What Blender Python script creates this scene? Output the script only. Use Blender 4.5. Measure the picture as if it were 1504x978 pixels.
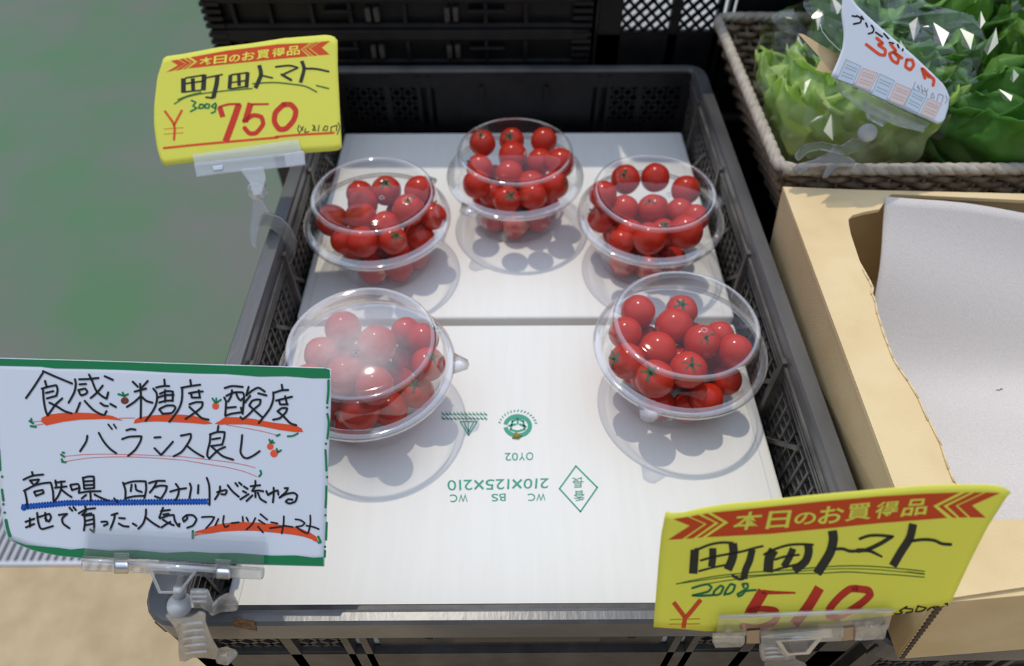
import bpy, bmesh, math, random
from mathutils import Vector, Matrix, noise
for o in list(bpy.data.objects):
    bpy.data.objects.remove(o, do_unlink=True)
random.seed(7)
SC = bpy.context.scene
C = SC.collection
PI = math.pi
# ------------------------------------------------------------------ camera
ZR = 0.65                      # height of the tomato crate's rim above the ground
F_PX, CX, CY = 1030.0, 752.0, 489.0
PITCH, YAW = math.radians(49.2), math.radians(0.33)
EYE = Vector((0, 0, ZR + 0.347))
cam_d = bpy.data.cameras.new('camera')
cam_d.sensor_fit = 'HORIZONTAL'; cam_d.sensor_width = 36.0
cam_d.lens = 36.0 * F_PX / 1504.0
cam_d.clip_start = 0.02; cam_d.clip_end = 100
cam_d.dof.use_dof = True
cam_d.dof.focus_distance = 0.37
cam_d.dof.aperture_fstop = cam_d.lens / 3.6      # 3.6 mm aperture
cam = bpy.data.objects.new('camera', cam_d); C.objects.link(cam)
cam.location = EYE
cam.rotation_euler = (PI / 2 - PITCH, 0, -YAW)
SC.camera = cam
ROT = cam.rotation_euler.to_matrix()
# ------------------------------------------------------------------ light
w = bpy.data.worlds.new('world'); SC.world = w; w.use_nodes = True
nt = w.node_tree; nt.nodes.clear()
wo = nt.nodes.new('ShaderNodeOutputWorld'); wb = nt.nodes.new('ShaderNodeBackground')
tc = nt.nodes.new('ShaderNodeTexCoord'); sx = nt.nodes.new('ShaderNodeSeparateXYZ')
rp = nt.nodes.new('ShaderNodeValToRGB')
ad = nt.nodes.new('ShaderNodeMath'); ad.operation = 'MULTIPLY_ADD'; ad.inputs[1].default_value = 0.35
nt.links.new(tc.outputs['Generated'], sx.inputs[0])
nt.links.new(sx.outputs['Y'], ad.inputs[0]); nt.links.new(sx.outputs['Z'], ad.inputs[2])
nt.links.new(ad.outputs[0], rp.inputs[0])
e = rp.color_ramp.elements
e[0].position = 0.0; e[0].color = (0.19, 0.20, 0.22, 1)
e[1].position = 0.95; e[1].color = (0.66, 0.79, 1.04, 1)
m_ = rp.color_ramp.elements.new(0.35); m_.color = (0.38, 0.43, 0.53, 1)
nt.links.new(rp.outputs[0], wb.inputs[0]); wb.inputs[1].default_value = 1.65
nt.links.new(wb.outputs[0], wo.inputs[0])
sun_d = bpy.data.lights.new('sun', 'SUN'); sun_d.energy = 2.2; sun_d.angle = math.radians(0.9)
sun_d.color = (1.0, 0.91, 0.76)
sun = bpy.data.objects.new('sun', sun_d); C.objects.link(sun)
SUNDIR = Vector((0.13, -0.41, -1.0)).normalized()
sun.rotation_euler = SUNDIR.to_track_quat('-Z', 'Y').to_euler()
sun.location = (-1, 3, 6)
vs = SC.view_settings
vs.view_transform = 'Standard'; vs.look = 'None'; vs.gamma = 1.0; vs.use_curve_mapping = False
vs.exposure = -0.35
SC.cycles.use_denoising = True
SC.cycles.transparent_max_bounces = 40
SC.cycles.max_bounces = 12
SC.cycles.caustics_reflective = False; SC.cycles.caustics_refractive = False
SC.cycles.sample_clamp_indirect = 6.0

# ------------------------------------------------------------------ measuring helpers
def ray(px, py):
    return ROT @ Vector(((px - CX) / F_PX, -(py - CY) / F_PX, -1.0))
def at_z(px, py, z):          # z measured from the crate rim
    d = ray(px, py); return EYE + d * ((z + ZR - EYE.z) / d.z)
def at_y(px, py, y):
    d = ray(px, py); return EYE + d * (y / d.y)
class Sheet:
    """a sheet standing in space: plane through o with normal n, optionally bowed along its width"""
    def __init__(s, o, n, u=None, bow=0.0, half=0.07):
        s.o = Vector(o); s.n = Vector(n).normalized()
        s.u = (Vector(u) if u else Vector((1, 0, 0))); s.u = (s.u - s.n * s.u.dot(s.n)).normalized()
        s.v = s.n.cross(s.u); s.bow = bow; s.half = half
    def __call__(s, px, py, off=0.0):
        d = ray(px, py); k = 0.0
        for _ in range(4 if s.bow else 1):
            t = (s.o + s.n * (off + k) - EYE).dot(s.n) / d.dot(s.n)
            p = EYE + d * t
            k = s.bow * ((p - s.o).dot(s.u) / s.half) ** 2
        return p

# ------------------------------------------------------------------ mesh helpers
class MB:
    def __init__(s): s.v = []; s.f = []; s.m = []; s.uv = None
    def add(s, vs_, fs, mi=0):
        b = len(s.v); s.v += [tuple(p) for p in vs_]
        for f in fs: s.f.append(tuple(b + i for i in f)); s.m.append(mi)
    def box(s, c, size, rot=None, mi=0):
        c = Vector(c); h = Vector(size) / 2
        pts = [Vector((x * h.x, y * h.y, z * h.z)) for z in (-1, 1) for y in (-1, 1) for x in (-1, 1)]
        if rot is not None: pts = [rot @ p for p in pts]
        s.add([c + p for p in pts], [(0, 2, 3, 1), (4, 5, 7, 6), (0, 1, 5, 4), (2, 6, 7, 3), (0, 4, 6, 2), (1, 3, 7, 5)], mi)
    def span(s, a, b, mi=0):
        s.box([(a[i] + b[i]) / 2 for i in range(3)], [abs(b[i] - a[i]) for i in range(3)], None, mi)
    def prism(s, lo, hi, mi=0):
        n = len(lo); s.add(list(lo) + list(hi), [tuple(range(n))[::-1], tuple(range(n, 2 * n))] +
                           [(i, (i + 1) % n, n + (i + 1) % n, n + i) for i in range(n)], mi)
    def bar(s, a, b, w, h, up=(0, 0, 1), mi=0):
        a, b = Vector(a), Vector(b); d = (b - a); L = d.length; d.normalize()
        x = d.cross(Vector(up)).normalized(); y = x.cross(d)
        M = Matrix((x, d, y)).transposed()
        s.box((a + b) / 2, (w, L, h), M, mi)
    def tube(s, path, rad, n=8, cap=True, mi=0, closed=False):
        path = [Vector(p) for p in path]; k = len(path)
        if not isinstance(rad, (list, tuple)): rad = [rad] * k
        up = Vector((0, 0, 1)); vs_ = []; px_ = None
        for i, p in enumerate(path):
            if closed: t = path[(i + 1) % k] - path[i - 1]
            else: t = path[min(i + 1, k - 1)] - path[max(i - 1, 0)]
            t.normalize()
            if px_ is None:
                x = t.cross(up)
                if x.length < 1e-3: x = t.cross(Vector((1, 0, 0)))
            else: x = px_ - t * px_.dot(t)
            x.normalize(); px_ = x; y = t.cross(x)
            for j in range(n):
                a = 2 * PI * j / n; vs_.append(p + (x * math.cos(a) + y * math.sin(a)) * rad[i])
        fs = []
        for i in range(k if closed else k - 1):
            for j in range(n):
                i2 = (i + 1) % k; fs.append((i * n + j, i * n + (j + 1) % n, i2 * n + (j + 1) % n, i2 * n + j))
        if cap and not closed:
            fs.append(tuple(range(n))[::-1]); fs.append(tuple((k - 1) * n + j for j in range(n)))
        s.add(vs_, fs, mi)
    def lathe(s, prof, n=64, c=(0, 0, 0), mi=0):
        c = Vector(c); vs_ = []; k = len(prof)
        for r, z in prof:
            for j in range(n):
                a = 2 * PI * j / n; vs_.append(c + Vector((r * math.cos(a), r * math.sin(a), z)))
        s.add(vs_, [(i * n + j, i * n + (j + 1) % n, (i + 1) * n + (j + 1) % n, (i + 1) * n + j) for i in range(k - 1) for j in range(n)], mi)
    def grid(s, fn, nu, nv, mi=0):
        vs_ = [fn(i / nu, j / nv) for j in range(nv + 1) for i in range(nu + 1)]
        s.add(vs_, [(j * (nu + 1) + i, j * (nu + 1) + i + 1, (j + 1) * (nu + 1) + i + 1, (j + 1) * (nu + 1) + i) for j in range(nv) for i in range(nu)], mi)
    def sphere(s, c, r, nu=16, nv=10, sc=(1, 1, 1), mi=0):
        c = Vector(c)
        def fn(u, v):
            a = 2 * PI * u; b = PI * v
            return c + Vector((r * sc[0] * math.sin(b) * math.cos(a), r * sc[1] * math.sin(b) * math.sin(a), -r * sc[2] * math.cos(b)))
        s.grid(fn, nu, nv, mi)
    def build(s, name, mats, parent=None, smooth=True, bevel=0.0, solid=0.0, recalc=True, loc=None, weld=False):
        me = bpy.data.meshes.new(name); me.from_pydata(s.v, [], s.f); me.update()
        for m in (mats if isinstance(mats, (list, tuple)) else [mats]): me.materials.append(m)
        me.polygons.foreach_set('material_index', s.m)
        if s.uv:
            lay = me.uv_layers.new(name='uv')
            for l in me.loops: lay.data[l.index].uv = s.uv[l.vertex_index]
        bm = bmesh.new(); bm.from_mesh(me)
        if weld: bmesh.ops.remove_doubles(bm, verts=bm.verts, dist=1e-6)
        if recalc: bmesh.ops.recalc_face_normals(bm, faces=bm.faces)
        bm.to_mesh(me); bm.free()
        me.polygons.foreach_set('use_smooth', [smooth] * len(me.polygons))
        o = bpy.data.objects.new(name, me); C.objects.link(o)
        if parent is not None: o.parent = parent
        if loc is not None: o.location = loc
        if solid:
            q = o.modifiers.new('solid', 'SOLIDIFY'); q.thickness = solid; q.offset = -1
        if bevel:
            q = o.modifiers.new('bevel', 'BEVEL'); q.width = bevel; q.segments = 2; q.limit_method = 'ANGLE'
            q.angle_limit = math.radians(40)
            try: q.harden_normals = False
            except Exception: pass
        return o
def thing(name, label, cat, group=None, loc=(0, 0, 0)):
    o = bpy.data.objects.new(name, None); C.objects.link(o); o.empty_display_size = 0.02
    o.location = loc; o['label'] = label; o['category'] = cat
    if group: o['group'] = group
    return o
def tag(o, label, cat, group=None, kind=None):
    o['label'] = label; o['category'] = cat
    if group: o['group'] = group
    if kind: o['kind'] = kind
    return o

# ------------------------------------------------------------------ materials
def mat(name, col, rough=0.5, spec=0.5, var=0.0, vscale=30.0, bump=0.0, bscale=200.0, col2=None, metal=0.0, sss=0.0, transl=0.0, coat=0.0, stretch=None, vdetail=4.0, ramp=(0.35, 0.65)):
    m = bpy.data.materials.new(name); m.use_nodes = True; n = m.node_tree; b = n.nodes['Principled BSDF']
    b.inputs['Base Color'].default_value = (*col, 1); b.inputs['Roughness'].default_value = rough
    b.inputs['Specular IOR Level'].default_value = spec; b.inputs['Metallic'].default_value = metal
    if coat: b.inputs['Coat Weight'].default_value = coat; b.inputs['Coat Roughness'].default_value = 0.05
    if sss:
        b.inputs['Subsurface Weight'].default_value = sss; b.inputs['Subsurface Radius'].default_value = (0.004, 0.001, 0.0006); b.inputs['Subsurface Scale'].default_value = 1.0
    tcn = n.nodes.new('ShaderNodeTexCoord'); src = tcn.outputs['Object']
    if stretch:
        mp = n.nodes.new('ShaderNodeMapping'); mp.inputs['Scale'].default_value = stretch
        n.links.new(src, mp.inputs[0]); src = mp.outputs[0]
    if col2 is not None or var:
        if col2 is None: col2 = tuple(min(1, c * (1 + var)) for c in col); c1 = tuple(c * (1 - var) for c in col)
        else: c1 = col
        nz = n.nodes.new('ShaderNodeTexNoise'); nz.inputs['Scale'].default_value = vscale; nz.inputs['Detail'].default_value = vdetail
        cr = n.nodes.new('ShaderNodeValToRGB'); cr.color_ramp.elements[0].color = (*c1, 1); cr.color_ramp.elements[1].color = (*col2, 1)
        cr.color_ramp.elements[0].position = ramp[0]; cr.color_ramp.elements[1].position = ramp[1]
        n.links.new(src, nz.inputs['Vector']); n.links.new(nz.outputs[0], cr.inputs[0]); n.links.new(cr.outputs[0], b.inputs['Base Color'])
    if bump:
        nb = n.nodes.new('ShaderNodeTexNoise'); nb.inputs['Scale'].default_value = bscale; nb.inputs['Detail'].default_value = 3
        bp = n.nodes.new('ShaderNodeBump'); bp.inputs['Strength'].default_value = bump; bp.inputs['Distance'].default_value = 0.001
        n.links.new(src, nb.inputs['Vector']); n.links.new(nb.outputs[0], bp.inputs['Height']); n.links.new(bp.outputs[0], b.inputs['Normal'])
    if transl:
        tr = n.nodes.new('ShaderNodeBsdfTranslucent'); mx = n.nodes.new('ShaderNodeMixShader'); mx.inputs[0].default_value = transl
        if b.inputs['Base Color'].is_linked: n.links.new(b.inputs['Base Color'].links[0].from_socket, tr.inputs[0])
        else: tr.inputs[0].default_value = (*col, 1)
        out = n.nodes['Material Output']
        n.links.new(b.outputs[0], mx.inputs[1]); n.links.new(tr.outputs[0], mx.inputs[2]); n.links.new(mx.outputs[0], out.inputs[0])
    return m
def clear(name, base=0.045, edge=0.6, power=3.0, rough=0.04, tint=(0.98, 0.985, 0.99), haze=0.03, hazecol=(0.85, 0.88, 0.92), glare=None, crumple=0.0, cscale=40.0):
    """thin clear plastic: see-through, a mirror sheen that grows toward grazing views, a little white haze"""
    m = bpy.data.materials.new(name); m.use_nodes = True; n = m.node_tree; n.nodes.clear(); N = n.nodes.new; L = n.links.new
    out = N('ShaderNodeOutputMaterial'); tr = N('ShaderNodeBsdfTransparent'); gl = N('ShaderNodeBsdfGlossy'); df = N('ShaderNodeBsdfDiffuse'); tl = N('ShaderNodeBsdfTranslucent')
    tr.inputs[0].default_value = (*tint, 1); gl.inputs['Roughness'].default_value = rough; gl.inputs[0].default_value = (1, 1, 1, 1)
    df.inputs[0].default_value = (*hazecol, 1); tl.inputs[0].default_value = (*hazecol, 1)
    lw = N('ShaderNodeLayerWeight'); lw.inputs[0].default_value = 0.5
    pw = N('ShaderNodeMath'); pw.operation = 'POWER'; pw.inputs[1].default_value = power
    ml = N('ShaderNodeMath'); ml.operation = 'MULTIPLY_ADD'; ml.inputs[1].default_value = edge; ml.inputs[2].default_value = base; ml.use_clamp = True
    L(lw.outputs['Facing'], pw.inputs[0]); L(pw.outputs[0], ml.inputs[0])
    hz = N('ShaderNodeMixShader'); hz.inputs[0].default_value = 0.5; L(df.outputs[0], hz.inputs[1]); L(tl.outputs[0], hz.inputs[2])
    a = N('ShaderNodeMixShader'); L(tr.outputs[0], a.inputs[1]); L(hz.outputs[0], a.inputs[2]); a.inputs[0].default_value = haze
    if glare:  # soft pale spots painted into the plastic as reflected glare
        tcn = N('ShaderNodeTexCoord'); nz = N('ShaderNodeTexNoise'); nz.inputs['Scale'].default_value = glare[0]; nz.inputs['Detail'].default_value = 3
        gr = N('ShaderNodeVectorMath'); gr.operation = 'DISTANCE'; gr.inputs[1].default_value = glare[1]
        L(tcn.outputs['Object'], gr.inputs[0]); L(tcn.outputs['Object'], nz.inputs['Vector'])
        md = N('ShaderNodeMapRange'); md.inputs[1].default_value = glare[2]; md.inputs[2].default_value = glare[2] * 0.25; md.inputs[3].default_value = 0; md.inputs[4].default_value = 1
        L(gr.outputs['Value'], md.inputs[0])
        g2 = N('ShaderNodeVectorMath'); g2.operation = 'DISTANCE'; g2.inputs[1].default_value = glare[4]; L(tcn.outputs['Object'], g2.inputs[0])
        d2 = N('ShaderNodeMapRange'); d2.inputs[1].default_value = glare[5]; d2.inputs[2].default_value = glare[5] * 0.3; d2.inputs[3].default_value = 0; d2.inputs[4].default_value = 0.9; L(g2.outputs['Value'], d2.inputs[0])
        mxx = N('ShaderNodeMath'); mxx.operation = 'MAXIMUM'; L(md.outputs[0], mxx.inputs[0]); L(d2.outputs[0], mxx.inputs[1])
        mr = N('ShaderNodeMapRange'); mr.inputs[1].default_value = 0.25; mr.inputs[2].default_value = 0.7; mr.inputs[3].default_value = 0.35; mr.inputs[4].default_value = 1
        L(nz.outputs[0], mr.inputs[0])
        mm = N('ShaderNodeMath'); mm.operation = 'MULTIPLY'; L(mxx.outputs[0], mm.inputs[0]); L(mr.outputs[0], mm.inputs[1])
        m3 = N('ShaderNodeMath'); m3.operation = 'MULTIPLY_ADD'; m3.inputs[1].default_value = glare[3]; m3.inputs[2].default_value = haze; L(mm.outputs[0], m3.inputs[0]); L(m3.outputs[0], a.inputs[0])
    mx = N('ShaderNodeMixShader'); L(ml.outputs[0], mx.inputs[0]); L(a.outputs[0], mx.inputs[1]); L(gl.outputs[0], mx.inputs[2])
    if crumple:
        tcn = N('ShaderNodeTexCoord'); nz = N('ShaderNodeTexVoronoi'); nz.inputs['Scale'].default_value = cscale
        bp = N('ShaderNodeBump'); bp.inputs['Strength'].default_value = crumple; bp.inputs['Distance'].default_value = 0.004
        L(tcn.outputs['Object'], nz.inputs['Vector']); L(nz.outputs['Distance'], bp.inputs['Height']); L(bp.outputs[0], gl.inputs['Normal'])
    L(mx.outputs[0], out.inputs[0]); return m

M_BLACK = mat('black_plastic', (0.0045, 0.0048, 0.0055), 0.48, 0.28, col2=(0.011, 0.011, 0.0115), vscale=45, bump=0.12, bscale=300)
M_BLACK_IN = mat('dusty_black_plastic', (0.026, 0.025, 0.023), 0.5, 0.5, col2=(0.065, 0.060, 0.054), vscale=60, bump=0.2, bscale=350)
M_SIDE_SUNLIT = mat('sunlit_dusty_lattice', (0.050, 0.047, 0.042), 0.5, 0.5, col2=(0.125, 0.115, 0.102), vscale=60, bump=0.2, bscale=350)  # dusty plastic, colour lightened to carry sunlight on the side walls
M_RIM = mat('scuffed_black_plastic', (0.055, 0.056, 0.060), 0.33, 0.7, col2=(0.115, 0.114, 0.113), vscale=25, bump=0.15, bscale=250, stretch=(1, 0.35, 1))
M_WHITECARD = mat('white_cardboard', (0.765, 0.75, 0.705), 0.75, 0.15, col2=(0.785, 0.77, 0.725), vscale=60, bump=0.06, bscale=90, stretch=(3.5, 0.25, 1))
M_BROWN = mat('brown_cardboard', (0.65, 0.48, 0.255), 0.8, 0.15, col2=(0.72, 0.555, 0.315), vscale=25, bump=0.25, bscale=900)
M_INK = mat('green_print', (0.08, 0.34, 0.24), 0.8, 0.1)
M_TOMATO = mat('tomato_skin', (0.42, 0.012, 0.005), 0.17, 0.30, col2=(0.56, 0.034, 0.009), vscale=28)
M_CALYX = mat('calyx_green', (0.035, 0.065, 0.028), 0.7, 0.2, col2=(0.075, 0.12, 0.05), vscale=200)
M_CLEAR = clear('clear_lid', base=0.026, edge=0.85, power=3.4, haze=0.008)
M_CLEAR_RIM = clear('clear_rim', base=0.15, edge=0.6, power=1.8, haze=0.13, hazecol=(0.92, 0.94, 0.96))
M_GLARE_LID = clear('painted_glare_lid', base=0.08, edge=0.75, power=3.0, haze=0.04, hazecol=(0.95, 0.93, 0.86), glare=(45.0, (-0.006, -0.010, 0.071), 0.042, 0.62, (-0.026, 0.034, 0.066), 0.030))  # sky and sun glare put into the lid colour as cream patches
M_ACRYL = clear('clear_acrylic', base=0.06, edge=0.7, power=2.4, haze=0.03, rough=0.05)
def solidclear(name, rough, col=(0.97, 0.98, 0.985), part=0.5, ior=1.46):
    m = bpy.data.materials.new(name); m.use_nodes = True; n = m.node_tree; n.nodes.clear(); N = n.nodes.new; L = n.links.new
    out = N('ShaderNodeOutputMaterial'); g = N('ShaderNodeBsdfGlass'); g.inputs['IOR'].default_value = ior; g.inputs['Roughness'].default_value = rough; g.inputs[0].default_value = (*col, 1)
    t = N('ShaderNodeBsdfTransparent'); t.inputs[0].default_value = (*col, 1); d = N('ShaderNodeBsdfTranslucent'); d.inputs[0].default_value = (0.9, 0.92, 0.94, 1); d2 = N('ShaderNodeBsdfDiffuse'); d2.inputs[0].default_value = (0.9, 0.92, 0.94, 1)
    a = N('ShaderNodeMixShader'); a.inputs[0].default_value = part; L(t.outputs[0], a.inputs[1]); L(g.outputs[0], a.inputs[2])
    h = N('ShaderNodeMixShader'); h.inputs[0].default_value = 0.5; L(d.outputs[0], h.inputs[1]); L(d2.outputs[0], h.inputs[2])
    b = N('ShaderNodeMixShader'); b.inputs[0].default_value = 0.06; L(a.outputs[0], b.inputs[1]); L(h.outputs[0], b.inputs[2]); L(b.outputs[0], out.inputs[0]); return m
M_ACRYL_D = solidclear('clear_acrylic_thick', 0.02, part=0.6)
M_EDGE = clear('bright_clear_edge', base=0.2, edge=0.6, power=1.6, haze=0.34, rough=0.08, hazecol=(0.92, 0.94, 0.97))
M_HAZY = clear('hazy_clear', base=0.12, edge=0.6, power=1.8, haze=0.26, rough=0.1, hazecol=(0.88, 0.91, 0.95))
M_MILKY = mat('milky_plastic', (0.80, 0.82, 0.84), 0.35, 0.5, transl=0.5)
M_JAW = solidclear('frosted_jaw', 0.10, part=0.7)
M_JAW_GREY = clear('grey_jaw', base=0.12, edge=0.5, power=1.8, haze=0.20, rough=0.12, hazecol=(0.35, 0.33, 0.31), tint=(0.8, 0.79, 0.78))
M_STEEL = mat('steel', (0.62, 0.63, 0.66), 0.28, 0.5, metal=1.0)
M_YELLOW = mat('yellow_card', (0.95, 0.935, 0.17), 0.6, 0.25, transl=0.42)
M_WHITEPAPER = mat('white_card', (0.72, 0.77, 0.85), 0.55, 0.3, transl=0.15)
def ink(n, c): return mat(n, c, 0.65, 0.2)
I_BLACK = ink('black_ink', (0.018, 0.019, 0.020)); I_GREY = ink('dry_black_ink', (0.035, 0.036, 0.028)); I_RED = ink('orange_red_ink', (0.70, 0.085, 0.025)); I_BANNER = ink('printed_orange', (0.64, 0.075, 0.018))
I_PRICE = ink('price_red_ink', (0.58, 0.045, 0.025)); I_GREEN = ink('green_ink', (0.015, 0.19, 0.07)); I_DGREEN = ink('dark_green_ink', (0.07, 0.17, 0.035)); I_BLUE = ink('blue_ink', (0.012, 0.09, 0.42))
I_DOT = ink('tomato_red_ink', (0.74, 0.10, 0.05)); I_BROWN = ink('brown_ink', (0.16, 0.045, 0.03)); I_ORANGE = ink('thin_orange_print', (0.70, 0.22, 0.01)); I_YEL = ink('banner_letter_yellow', (0.80, 0.80, 0.10))
I_PBLUE = ink('pale_blue_print', (0.50, 0.60, 0.70)); I_PPINK = ink('pale_pink_print', (0.66, 0.55, 0.53)); I_LINE = ink('grey_print', (0.34, 0.37, 0.42))

# ------------------------------------------------------------------ writing helpers
def smooth_line(pts, step=2.0):
    if len(pts) < 3:
        (a, b) = pts; n = max(1, int(math.dist(a, b) / 6)); return [(a[0] + (b[0] - a[0]) * i / n, a[1] + (b[1] - a[1]) * i / n) for i in range(n + 1)]
    out = []; P = [pts[0]] + list(pts) + [pts[-1]]
    for i in range(1, len(P) - 2):
        p0, p1, p2, p3 = P[i - 1], P[i], P[i + 1], P[i + 2]; n = max(2, min(10, int(math.dist(p1, p2) / step)))
        # soften only gentle bends; keep sharp corners of the pen
        def tan(a, b, c):
            v1 = (b[0] - a[0], b[1] - a[1]); v2 = (c[0] - b[0], c[1] - b[1]); l1 = math.hypot(*v1) or 1; l2 = math.hypot(*v2) or 1
            cs = (v1[0] * v2[0] + v1[1] * v2[1]) / l1 / l2; k = max(0, cs) if (a != b and b != c) else 1
            return ((c[0] - a[0]) / 2 * k, (c[1] - a[1]) / 2 * k)
        t1 = tan(p0, p1, p2); t2 = tan(p1, p2, p3); d = math.dist(p1, p2)
        for t in (t1, t2): pass
        def lim(t):
            l = math.hypot(*t); s_ = min(1, d / l) if l else 0; return (t[0] * s_, t[1] * s_)
        t1, t2 = lim(t1), lim(t2)
        for k in range(n):
            s_ = k / n; h1 = 2 * s_**3 - 3 * s_**2 + 1; h2 = s_**3 - 2 * s_**2 + s_; h3 = -2 * s_**3 + 3 * s_**2; h4 = s_**3 - s_**2
            out.append(tuple(h1 * p1[q] + h2 * t1[q] + h3 * p2[q] + h4 * t2[q] for q in (0, 1)))
    out.append(pts[-1]); return out
def parse(txt, o, s):
    res = []
    for st in txt.split(';'):
        st = st.strip()
        if st: res.append([(o[0] + float(a.split(',')[0]) / s, o[1] + float(a.split(',')[1]) / s) for a in st.split()])
    return res
def stroke(mb, pts, w_, surf, off, cap=True, taper=None):
    L = smooth_line(pts); n = len(L); lay = []
    for i, p in enumerate(L):
        a = L[max(0, i - 1)]; b = L[min(n - 1, i + 1)]; t = (b[0] - a[0], b[1] - a[1]); l = math.hypot(*t) or 1
        nx, ny = -t[1] / l, t[0] / l; hw = w_ / 2
        if taper: hw *= taper[0] + (taper[1] - taper[0]) * i / (n - 1)
        lay.append(((p[0] + nx * hw, p[1] + ny * hw), (p[0] - nx * hw, p[1] - ny * hw), t, l, hw))
    vs_ = []
    for a, b, *_ in lay: vs_ += [surf(*a, off), surf(*b, off)]
    mb.add(vs_, [(2 * i, 2 * i + 1, 2 * i + 3, 2 * i + 2) for i in range(n - 1)])
    if cap:
        for p, (a, b, t, l, hw), sg in ((L[0], lay[0], -1), (L[-1], lay[-1], 1)):
            ang = math.atan2(t[1], t[0]) + (PI if sg < 0 else 0)
            ring = [surf(p[0] + hw * math.cos(ang + q), p[1] + hw * math.sin(ang + q), off) for q in [PI / 2 - PI * k / 6 for k in range(7)]]
            mb.add(ring, [tuple(range(7))])
def strokes(mb, txt, o, s, w_, surf, off, **k):
    for pl in parse(txt, o, s): stroke(mb, pl, w_ / s if s != 1 else w_, surf, off, **k)
def poly(mb, pts, surf, off):
    mb.add([surf(*p, off) for p in pts], [tuple(range(len(pts)))])
def polys(mb, txt, o, s, surf, off):
    for pl in parse(txt, o, s): poly(mb, pl, surf, off)
def disc(mb, c, r, surf, off, sq=1.0, n=16):
    poly(mb, [(c[0] + r * math.cos(2 * PI * i / n), c[1] + r * sq * math.sin(2 * PI * i / n)) for i in range(n)], surf, off)
_gl = {}
def glyph_mesh(ch, bold):
    k = (ch, bold)
    if k not in _gl:
        cu = bpy.data.curves.new('tmp_text', 'FONT'); cu.body = ch; cu.resolution_u = 4; cu.offset = bold
        cu.fill_mode = 'FRONT'
        ob = bpy.data.objects.new('tmp_text', cu); C.objects.link(ob)
        dg = bpy.context.evaluated_depsgraph_get(); dg.update(); ev = ob.evaluated_get(dg); me = ev.to_mesh()
        vs_ = [tuple(v.co) for v in me.vertices]; fs = [tuple(p.vertices) for p in me.polygons]; ev.to_mesh_clear()
        bpy.data.objects.remove(ob, do_unlink=True); bpy.data.curves.remove(cu)
        xs = [v[0] for v in vs_] or [0, 1]; ys = [v[1] for v in vs_] or [0, 1]
        x0, x1, y0, y1 = min(xs), max(xs), min(ys), max(ys)
        _gl[k] = ([((v[0] - x0) / (x1 - x0 or 1), (v[1] - y0) / (y1 - y0 or 1)) for v in vs_], fs)
    return _gl[k]
def glyph(mb, ch, quad, surf, off, bold=0.0):
    """quad = bottom-left, bottom-right, top-left, top-right of the writing"""
    vs_, fs = glyph_mesh(ch, bold); bl, br, tl, tr = quad; out = []
    for u, v in vs_:
        p = [(1 - v) * ((1 - u) * bl[q] + u * br[q]) + v * ((1 - u) * tl[q] + u * tr[q]) for q in (0, 1)]
        out.append(surf(p[0], p[1], off))
    mb.add(out, fs)
def coons(top, bot, lef, rig, surf, nu=40, nv=16, off=0.0):
    """card from four traced edges: top/bottom run left to right, left/right run top to bottom"""
    def at(pl, t):
        d = [0]
        for a, b in zip(pl, pl[1:]): d.append(d[-1] + math.dist(a, b))
        x = t * d[-1]
        for i in range(len(pl) - 1):
            if x <= d[i + 1] + 1e-9:
                k = (x - d[i]) / ((d[i + 1] - d[i]) or 1); return (pl[i][0] + (pl[i + 1][0] - pl[i][0]) * k, pl[i][1] + (pl[i + 1][1] - pl[i][1]) * k)
        return pl[-1]
    c00, c10, c01, c11 = top[0], top[-1], bot[0], bot[-1]
    mb = MB()
    def fn(u, v):
        t, b, l, r = at(top, u), at(bot, u), at(lef, v), at(rig, v)
        p = [(1 - v) * t[q] + v * b[q] + (1 - u) * l[q] + u * r[q] - ((1 - u) * (1 - v) * c00[q] + u * (1 - v) * c10[q] + (1 - u) * v * c01[q] + u * v * c11[q]) for q in (0, 1)]
        return surf(p[0], p[1], off)
    mb.grid(fn, nu, nv); return mb
def slab(mb, pts, surf, o0, o1):
    mb.prism([surf(*p, o0) for p in pts], [surf(*p, o1) for p in pts])

# ================================================================== SETTING
M_GREENF = mat('painted_green_floor', (0.058, 0.150, 0.062), 0.55, 0.35, col2=(0.118, 0.128, 0.108), vscale=2.3, bump=0.15, bscale=120, vdetail=7.0, ramp=(0.38, 0.62))
M_CONC = mat('beige_concrete', (0.42, 0.315, 0.185), 0.85, 0.2, col2=(0.50, 0.385, 0.235), vscale=22, bump=0.5, bscale=420, vdetail=8.0)
GY = 0.4165
mb = MB(); mb.span((-4.0, GY + 0.25, -0.05), (4.0, 6.0, 0.0)); o = mb.build('floor', M_GREENF, smooth=False); o['kind'] = 'structure'
mb = MB(); mb.span((-4.0, -3.0, -0.05), (4.0, GY - 0.0015, 0.0)); o = mb.build('floor_concrete', M_CONC, smooth=False); o['kind'] = 'structure'
mb = MB(); mb.span((-3.2, GY - 0.0015, -0.16), (3.2, GY + 0.25, -0.15)); o = mb.build('floor_drain_channel', mat('dark_drain', (0.030, 0.030, 0.018), 0.9), smooth=False); o['kind'] = 'structure'
mb = MB(); mb.span((-4.0, 6.0, 0.0), (4.0, 6.15, 2.8)); o = mb.build('wall_back', mat('shop_wall', (0.30, 0.30, 0.29), 0.8, 0.2, var=0.1, vscale=3), smooth=False); o['kind'] = 'structure'
g = thing('drain_grate', 'silver slotted steel drain grate in the ground under the white sign', 'drain grate', loc=(0, 0, 0))
mb = MB(); mb.span((-1.6, GY, -0.03), (1.6, GY + 0.006, 0.001)); mb.span((-1.6, GY + 0.243, -0.03), (1.6, GY + 0.249, 0.001)); mb.span((-1.6, GY, -0.148), (-1.596, GY + .25, -.002)); mb.span((1.596, GY, -0.148), (1.6, GY + .25, -.002))
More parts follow.
